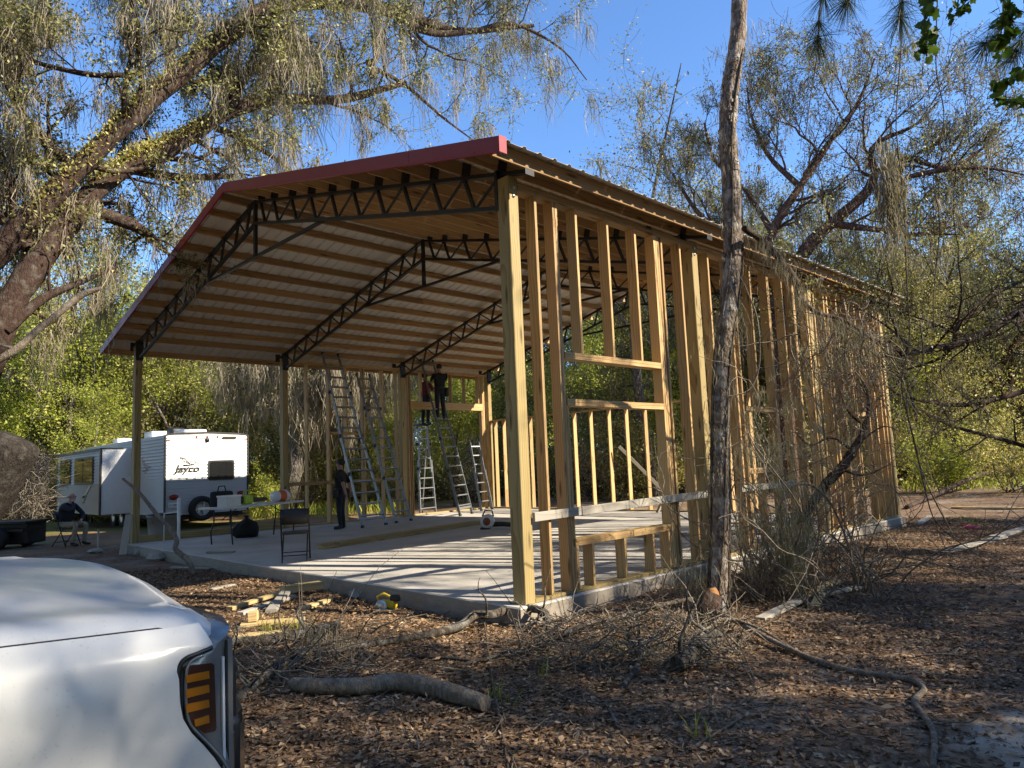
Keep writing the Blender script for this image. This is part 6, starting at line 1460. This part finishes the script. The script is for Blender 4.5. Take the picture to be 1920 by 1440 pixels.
# ------------------------------------------------------------------ fallen wood
def fallen(label, rows, mat='bark_fallen', twigs=0, name='fallen_branch', cat='branch', wob=.05, n=None, sides=10):
    """rows: ground pixel x, y, height of the centre above ground, radius"""
    P = np.array([[*gp(a, b, h), r] for a, b, h, r in rows]); S = spline(P, n or 7 * len(rows)); mb = MB(); mb.tube(S[:, :3], np.maximum(S[:, 3], .003), sides, wob=wob, rng=vr)
    o = mb.build(name, M[mat]); tag(o, label, cat, 'fallen branches')
    for k in range(twigs):
        i = vr.integers(2, len(S) - 2); q = [S[i, :3]]; dr = unit(vr.normal(size=3) + np.array([0, 0, .35]))
        for j in range(6): dr = unit(dr + vr.normal(size=3) * .3); w = q[-1] + dr * vr.uniform(.04, .12); w[2] = max(w[2], gz(w[0], w[1]) + .006); q.append(w)
        MB().tube(spline(np.array(q), 12), np.linspace(max(.004, S[i, 3] * .35), .002, 12), 5).build('twig', M[mat], o)
    return o
fallen('thick bare grey log lying in the foreground leaves', [(548, 1296, .045, .045), (600, 1301, .05, .052), (680, 1302, .055, .055), (740, 1298, .065, .060), (800, 1304, .06, .062), (860, 1320, .055, .058), (912, 1336, .05, .048)], 'bark_bare', 0, 'log', 'log', .03, 50, 16)
fallen('dark crooked branch lying along the foot of the corner post', [(640, 1222, .03, .022), (740, 1208, .03, .026), (827, 1195, .05, .036), (867, 1188, .08, .040), (890, 1178, .12, .042), (925, 1176, .12, .042), (962, 1168, .15, .040), (995, 1172, .16, .040), (1025, 1180, .14, .034), (1030, 1205, .06, .02)], 'bark_fallen', 7)
fallen('lichen-covered limb lying left of the scrap boards, by the truck', [(430, 1215, .04, .05), (500, 1212, .05, .052), (560, 1205, .06, .052), (610, 1196, .08, .050), (632, 1188, .08, .042)], 'bark_fallen', 5)
fallen('mossy forked branch on the ground right beside the truck lamp', [(440, 1320, .02, .03), (480, 1290, .03, .034), (530, 1255, .05, .034), (590, 1235, .05, .030), (640, 1230, .04, .022)], 'bark_fallen', 8)
fallen('long thin root-like branch snaking to the lower right corner', [(1290, 1160, .16, .020), (1370, 1182, .10, .022), (1440, 1212, .06, .022), (1520, 1242, .03, .021), (1590, 1262, .02, .022), (1650, 1272, .02, .021), (1705, 1280, .02, .020), (1733, 1298, .02, .018), (1716, 1322, .02, .02), (1735, 1352, .02, .018), (1752, 1385, .02, .017), (1750, 1450, .02, .016)], 'bark_bare', 4)
fallen('pale bent stick arching out of the debris below the pine', [(1285, 1240, .03, .012), (1330, 1200, .10, .013), (1365, 1188, .12, .012), (1420, 1200, .10, .011), (1480, 1222, .04, .009), (1530, 1245, .01, .007)], 'bark_bare', 2)
fallen('thin dark vine lying straight toward the camera', [(905, 1150, .1, .008), (912, 1200, .03, .008), (920, 1260, .02, .008), (932, 1330, .02, .008), (942, 1380, .02, .007), (953, 1450, .02, .007)], 'vine', 0, 'vine', 'vine', .02)
fallen('tangled grey branch at the foot of the pine, left of the stump', [(1020, 1215, .05, .018), (1100, 1190, .08, .022), (1180, 1175, .10, .024), (1240, 1160, .12, .022), (1300, 1150, .14, .016)], 'bark_fallen', 10)
fallen('twiggy branch lying below the crooked branch', [(770, 1235, .02, .012), (830, 1240, .03, .014), (900, 1245, .03, .014), (960, 1230, .04, .012), (1050, 1225, .03, .008)], 'bark_fallen', 8)
fallen('bent branch lying in front of the mossy log', [(1170, 1290, .02, .02), (1195, 1260, .03, .024), (1205, 1235, .05, .024), (1200, 1205, .06, .02), (1195, 1170, .08, .012)], 'bark_fallen', 6)
fallen('short mossy log section below the pine stump', [(1270, 1262, .06, .055), (1300, 1245, .07, .062), (1325, 1225, .08, .06), (1345, 1210, .08, .05)], 'bark_fallen', 4, 'log', 'log', .04, 20, 14)
fallen('small curved stick in the leaves at the bottom centre', [(1135, 1320, .01, .010), (1150, 1350, .015, .012), (1172, 1385, .015, .011)], 'bark_fallen', 0)
fallen('thin curved twig at the bottom right of the leaf litter', [(1290, 1410, .01, .006), (1360, 1370, .015, .007), (1410, 1345, .015, .007), (1500, 1355, .01, .006)], 'bark_bare', 1)
fallen('pale twig crossing the bare soil at lower right', [(1510, 1340, .01, .006), (1530, 1370, .012, .007), (1555, 1385, .012, .006)], 'bark_bare', 0)
fallen('dark fallen limb rising at the right edge of the clearing', [(1700, 955, .05, .05), (1760, 935, .15, .07), (1830, 920, .45, .075), (1880, 912, .6, .08), (1960, 905, .75, .09)], 'bark_oak', 5)
# bent branch standing in front of the camper
p, r = path([(231, 898, 12.6, .022), (262, 925, 12.3, .03), (292, 962, 12, .032), (318, 990, 11.8, .038), (331, 1012, 11.6, .04), (329, 1030, 11.5, .04), (348, 1046, 11.4, .045), (359, 1064, 11.3, .042), (365, 1095, 11.2, .04)], 50)
lb_ = MB().tube(p, r, 10, wob=.06, rng=vr); q, s = path([(292, 962, 12, .012), (286, 978, 12, .010), (293, 985, 12, .006)], 8); lb_.tube(q, s, 5); q, s = path([(290, 970, 12, .008), (279, 985, 12, .004)], 6); lb_.tube(q, s, 4)
tag(lb_.build('standing_branch', M['bark_bare']), 'crooked lichen-spotted branch leaning up in front of the camper', 'branch', 'fallen branches')
# sawn stump against the pine
st_ = empty('stump', tuple(gp(1322, 1172))); tag(st_, 'dark sawn stump with orange cut face beside the pine', 'stump'); so_ = np.array(st_.location)
a_, b_ = gp(1312, 1172, -.05), at(1338, 1114, 6.45); MB().tube(np.array([a_, a_ * .5 + b_ * .5 + np.array([.01, 0, .02]), b_]) - so_, [.12, .10, .075], 14, wob=.05, rng=vr).build('trunk', M['bark_oak'], st_)
d_ = unit(AX_R * .85 + AX_U * .45 - AX_F * .42); wood('orange_wood', (.36, .17, .055), (.2, .08, .025), knots=False); MB().tube(np.array([b_ - d_ * .05, b_ + d_ * .035]) - so_, [.062, .052], 14, wob=.05, rng=vr).build('cut_face', M['orange_wood'], st_)

# ------------------------------------------------------------------ offcuts, tool, stones
def gb(label, x0, y0, x1, y1, w, h, mat='cut_pine', z0=.02, z1=.02, name='scrap_board'):
    return board(label, tuple(gp(x0, y0, z0 + h / 2)), tuple(gp(x1, y1, z1 + h / 2)), w, h, mat, name, 'scrap lumber')
gb('long pale scrap board lying lowest in the offcut pile', 452, 1176, 572, 1166, .14, .04, 'cut_pine', .0, .0)
gb('square post offcut standing on the long pale scrap board', 467, 1172, 483, 1170, .13, .09, 'cut_pine', .04, .04)
gb('weathered scrap board at the back left of the offcut pile', 430, 1148, 540, 1118, .09, .04, 'cut_pine', .02, .05)
gb('second weathered scrap board leaning on the offcut pile', 450, 1155, 550, 1124, .09, .04, 'grey_board', .0, .02)
gb('thick post end with pale sawn face at the top of the offcut pile', 530, 1120, 602, 1112, .14, .09, 'cut_pine', .05, .06)
gb('dark brown board propped across the offcut pile', 508, 1152, 537, 1126, .12, .035, 'grey_board', .02, .09)
gb('short scrap board lying right of the offcut pile', 565, 1146, 618, 1130, .09, .05, 'cut_pine', .0, .0)
gb('flat scrap board in front of the offcut pile', 440, 1196, 530, 1188, .09, .03, 'cut_pine', .0, .0)
gb('grey plank lying along the slab edge behind the truck hood', 395, 1108, 440, 1098, .10, .03, 'grey_board', .0, .0)
gb('thin plank between the leaning branch and the slab', 320, 1066, 395, 1068, .12, .03, 'grey_board', .0, .0)
gb('split pale board in the debris right of the pine', 1498, 1126, 1570, 1102, .10, .03, 'cut_pine', .0, .06)
gb('second split board in the debris right of the pine', 1535, 1118, 1610, 1108, .09, .03, 'grey_board', .0, .02)
gb('long half-buried board right of the pine', 1425, 1165, 1510, 1128, .10, .035, 'grey_board', .0, .02)
gb('short upright offcut stuck in the debris right of the pine', 1527, 1142, 1540, 1125, .09, .03, 'cut_pine', .0, .05)
gb('thick offcut with a green tag lying by the wall left of the pine', 1222, 1096, 1300, 1082, .14, .06, 'cut_pine', .05, .16)
gb('long weathered plank lying in the clearing at right', 1775, 1036, 1880, 1010, .16, .04, 'grey_board', .0, .0)
gb('second weathered plank running off the right edge', 1865, 1012, 1960, 985, .16, .04, 'grey_board', .02, .03)
gb('straight plank on the ground past the end of the barn', 1785, 953, 1925, 955, .14, .04, 'cut_pine', .0, .0)
gb('short plank lying near the far slab corner', 1722, 985, 1745, 972, .14, .04, 'grey_board', .0, .02)
sw = thing('cordless_saw', 'yellow cordless saw lying in the leaves before the slab', 'saw', tuple(gp(728, 1143)), .5)
MB().box((0, 0, .06), (.20, .10, .10), cham=.03).build('body', M['yellow'], sw); MB().box((.10, .0, .13), (.12, .09, .07), cham=.02).build('battery', M['black_plastic'], sw); MB().tube([(-.10, 0, .07), (-.13, 0, .14), (-.05, 0, .17), (.05, 0, .13)], .018, 8).build('handle', M['yellow'], sw); MB().box((-.02, -.07, .012), (.26, .12, .012)).build('shoe', M['galv'], sw)
MB().lathe((-.05, -.075, .05), [(.0001, 0), (.07, 0), (.07, .004), (.0001, .004)], 20, 'Y').build('blade', M['galv'], sw)
plain('stone', (.34, .32, .28), .85, 0, .2, 30); plain('pink_tape', (.55, .05, .12), .6)
def stone(label, px, py, s, sc=(1, 1, .6)):
    m = MB(); q = gp(px, py, s * .25); m.sphere((0, 0, 0), s, 4, 0, sc); m.v = [tuple(np.array(a) * (1 + .09 * math.sin(17 * a[0] / s + 3 * a[1] / s) + .12 * vr.normal() * (i >= 8 and i < len(m.v) - 8))) for i, a in enumerate(m.v)]; m.s = [False] * len(m.s); o = m.build('stone', M['stone'], None, tuple(q)); tag(o, label, 'stone', 'stones')
stone('pale rounded stone lying against the front of the slab', 665, 1120, .10, (1.2, .9, .7)); stone('lump of concrete at the left corner of the slab', 292, 1050, .17, (1.2, 1, .7)); stone('broken concrete piece beside the front post', 262, 1040, .15); stone('grey rubble lump by the leaning plank', 285, 1036, .12); stone('flat pale rubble piece left of the front post', 178, 1036, .14, (1.4, 1, .4))
MBt = MB(); 
for k in range(5): a = gp(1795 + k * 5, 987 + k * 1.5, .012); MBt.tube([a, a + np.array([.12, .05, .01]), a + np.array([.2, .16, 0])], .012, 5)
tag(MBt.build('marking_tape', M['pink_tape']), 'scrap of pink marking tape on the ground in the clearing', 'tape')

# ------------------------------------------------------------------ ground cover
rl = np.random.default_rng(91)
def outside_slab(x, y): return ~((x > SX0 - .02) & (x < SX1 + .03) & (y > SY0 - .03) & (y < SY1 + .03))
def scatter(n, lo, hi, dens):
    x = rl.uniform(lo[0], hi[0], n * 4); y = rl.uniform(lo[1], hi[1], n * 4)
    dx, dy = x - CAM_POS[0], y - CAM_POS[1]; dep = dx * AX_F[0] + dy * AX_F[1]; lat = dx * AX_R[0] + dy * AX_R[1]
    ok = (dep > 1.8) & (np.abs(lat) < dep * .80 + .6) & outside_slab(x, y) & (rl.uniform(size=len(x)) < dens(dep, x, y)); x, y = x[ok][:n], y[ok][:n]; return x, y
def bare_mask(x, y): return .5 + .5 * np.sin(1.1 * x + 2 * np.sin(.7 * y)) * np.sin(.9 * y + .4 * x)
def litter_density(dep, x, y):
    sand = np.exp(-(((x - 4.3) / .45) ** 2 + ((y + .45) / 1.0) ** 2)); right = np.clip((x - 1.6) / 1.8, 0, 1) * np.clip(bare_mask(x, y) * 1.6 - .3, 0, 1)
    return np.clip(1.25 - dep / 15, .12, 1) * (1 - .95 * sand) * (1 - .85 * right)
x, y = scatter(195000, (-8, -4.5), (7, 12), litter_density)
n = len(x); z = ground_z(x, y) + rl.gamma(1.5, .006, n)
c = np.stack([x, y, z], -1); a = rl.normal(size=(n, 3)); a[:, 2] *= .22; a /= np.linalg.norm(a, axis=1, keepdims=True); up = np.array([0, 0, 1.0]) + rl.normal(size=(n, 3)) * .33; up /= np.linalg.norm(up, axis=1, keepdims=True); b = np.cross(up, a); b /= np.linalg.norm(b, axis=1, keepdims=True); m_ = np.cross(a, b)
s = (.009 + .026 * rl.beta(1.6, 2.6, n) + .012 * (rl.uniform(size=n) < .08))[:, None]; cu = (rl.uniform(-.3, .5, n)[:, None]) * s; wd = rl.uniform(.16, .30, n)[:, None]
v = np.stack([c - a * s, c - a * s * .1 + b * s * wd * 1.9 + m_ * cu * .7, c + a * s + m_ * cu * .6, c - a * s * .1 - b * s * wd * 1.9 + m_ * cu * .7], 1).reshape(-1, 3)
v[:, 2] = np.maximum(v[:, 2], ground_z(v[:, 0], v[:, 1]) + .001)
f = np.arange(4 * n).reshape(n, 4)
tag(link('leaf_litter', np_mesh('leaf_litter', v, f, M['litter'])), 'brown fallen oak leaves carpeting the ground', kind='stuff')
x, y = scatter(2600, (-6, -4.5), (7, 9), lambda d, x, y: np.clip(1.2 - d / 14, .1, 1) * (.4 + .6 * (x < 2.5)))
tv, tf, no = [], [], 0
for i in range(len(x)):
    L = rl.gamma(2, .07); th = rl.uniform(0, 6.28); q0 = np.array([x[i], y[i], gz(x[i], y[i]) + .012]); dr = np.array([math.cos(th), math.sin(th), rl.normal() * .12]); q1 = q0 + dr * L * .5 + rl.normal(size=3) * L * .08; q2 = q0 + dr * L + rl.normal(size=3) * L * .1
    for q in (q1, q2): q[2] = max(q[2], gz(q[0], q[1]) + .008)
    vv, ff = tube_arrays(np.array([q0, q1, q2]), np.array([.0035, .003, .0015]) * rl.uniform(.6, 1.8), 4); tv.append(vv); tf.append(ff + no); no += len(vv)
tag(link('twig_litter', np_mesh('twig_litter', np.vstack(tv), np.vstack(tf), M['bark_bare'])), 'small dead twigs strewn over the leaf litter', kind='stuff')
# brush debris heaped between slab corner and pine
tv, tf, no = [], [], 0
for k in range(700):
    if k % 3 == 0: q0 = gp(rl.uniform(430, 700), rl.uniform(1200, 1290), rl.uniform(.0, .10))
    else: q0 = gp(rl.uniform(960, 1400), rl.uniform(1165, 1265), rl.uniform(.0, .20))
    L = rl.gamma(2.5, .13); th = rl.uniform(0, 6.28); pts = [q0]; dr = np.array([math.cos(th), math.sin(th), rl.normal() * .3])
    for j in range(5): dr = unit(dr + rl.normal(size=3) * .25); w = pts[-1] + dr * L / 5; w[2] = max(w[2], gz(w[0], w[1]) + .01); pts.append(w)
    vv, ff = tube_arrays(np.array(pts), np.linspace(rl.uniform(.003, .009), .002, 6), 4); tv.append(vv); tf.append(ff + no); no += len(vv)
tag(link('brush_debris', np_mesh('brush_debris', np.vstack(tv), np.vstack(tf), M['bark_bare'])), 'brush and twigs heaped along the slab corner and pine', kind='stuff')
an = np.array([gp(rl.uniform(1060, 1400), rl.uniform(1180, 1260), rl.uniform(.05, .2)) for _ in range(60)] + [gp(rl.uniform(560, 660), rl.uniform(1190, 1235), rl.uniform(.04, .14)) for _ in range(70)])
ms = moss_arrays(an, rl, .06, .25, strands=14, width=.0018); ms[0][:, 2] = np.maximum(ms[0][:, 2], ground_z(ms[0][:, 0], ms[0][:, 1]) + .003)
tag(link('debris_moss', np_mesh('debris_moss', *ms, M['moss'])), 'moss shreds caught in the brush on the ground', kind='stuff')
# dry brush heap left of the camper
tv, tf, no = [], [], 0
for k in range(900):
    q = at(rl.uniform(-10, 92), rl.uniform(850, 965), rl.uniform(20, 24)); q[2] = max(q[2], gz(q[0], q[1]) + .02); pts = [q]; dr = unit(rl.normal(size=3) * np.array([1, 1, .7])); L = rl.uniform(.3, 1.0)
    for j in range(6): dr = unit(dr + rl.normal(size=3) * .4); w = pts[-1] + dr * L / 6; w[2] = max(w[2], gz(w[0], w[1]) + .02); pts.append(w)
    vv, ff = tube_arrays(np.array(pts), np.linspace(.014, .005, 7), 4); tv.append(vv); tf.append(ff + no); no += len(vv)
tag(link('brush_heap', np_mesh('brush_heap', np.vstack(tv), np.vstack(tf), M['bark_bare'])), 'heap of dry pale brush left of the camper', kind='stuff')
# tufts of grass by the offcuts and in the yard
bl = []
for px, py, k in ((500, 1185, 26), (545, 1180, 22), (560, 1195, 16), (520, 1200, 14), (1800, 975, 30), (1830, 985, 24), (1160, 1225, 8), (1010, 1270, 8), (930, 1310, 10), (945, 1322, 8), (1315, 1385, 10)):
    for _ in range(k): bl.append((gp(px + rl.normal() * 12, py + rl.normal() * 4), rl.uniform(.05, .16)))
for _ in range(2600):
    q = at(rl.uniform(470, 760) if rl.uniform() < .6 else rl.uniform(1690, 1950), 900, rl.uniform(24, 32)); q[2] = gz(q[0], q[1]); bl.append((q, rl.uniform(.15, .5)))
B = np.array([b for b, _ in bl]); H_ = np.array([h for _, h in bl]); n = len(B); th = rl.uniform(0, 6.28, n); ln = rl.normal(size=(n, 2)) * .35; sd = np.stack([np.cos(th), np.sin(th), np.zeros(n)], -1) * (.004 + .03 * H_[:, None] * (H_[:, None] > .17))
top = B + np.stack([ln[:, 0] * H_, ln[:, 1] * H_, H_], -1); mid = B + (top - B) * .55 + np.array([0, 0, .02])
v = np.stack([B - sd, B + sd, mid + sd * .7, mid - sd * .7, top + sd * .1, top - sd * .1], 1).reshape(-1, 3); f = (np.array([[0, 1, 2, 3], [3, 2, 4, 5]])[None] + (np.arange(n) * 6)[:, None, None]).reshape(-1, 4)
tag(link('grass', np_mesh('grass', v, f, M['leaf_spring'])), 'scattered green grass blades in the clearing', kind='stuff')
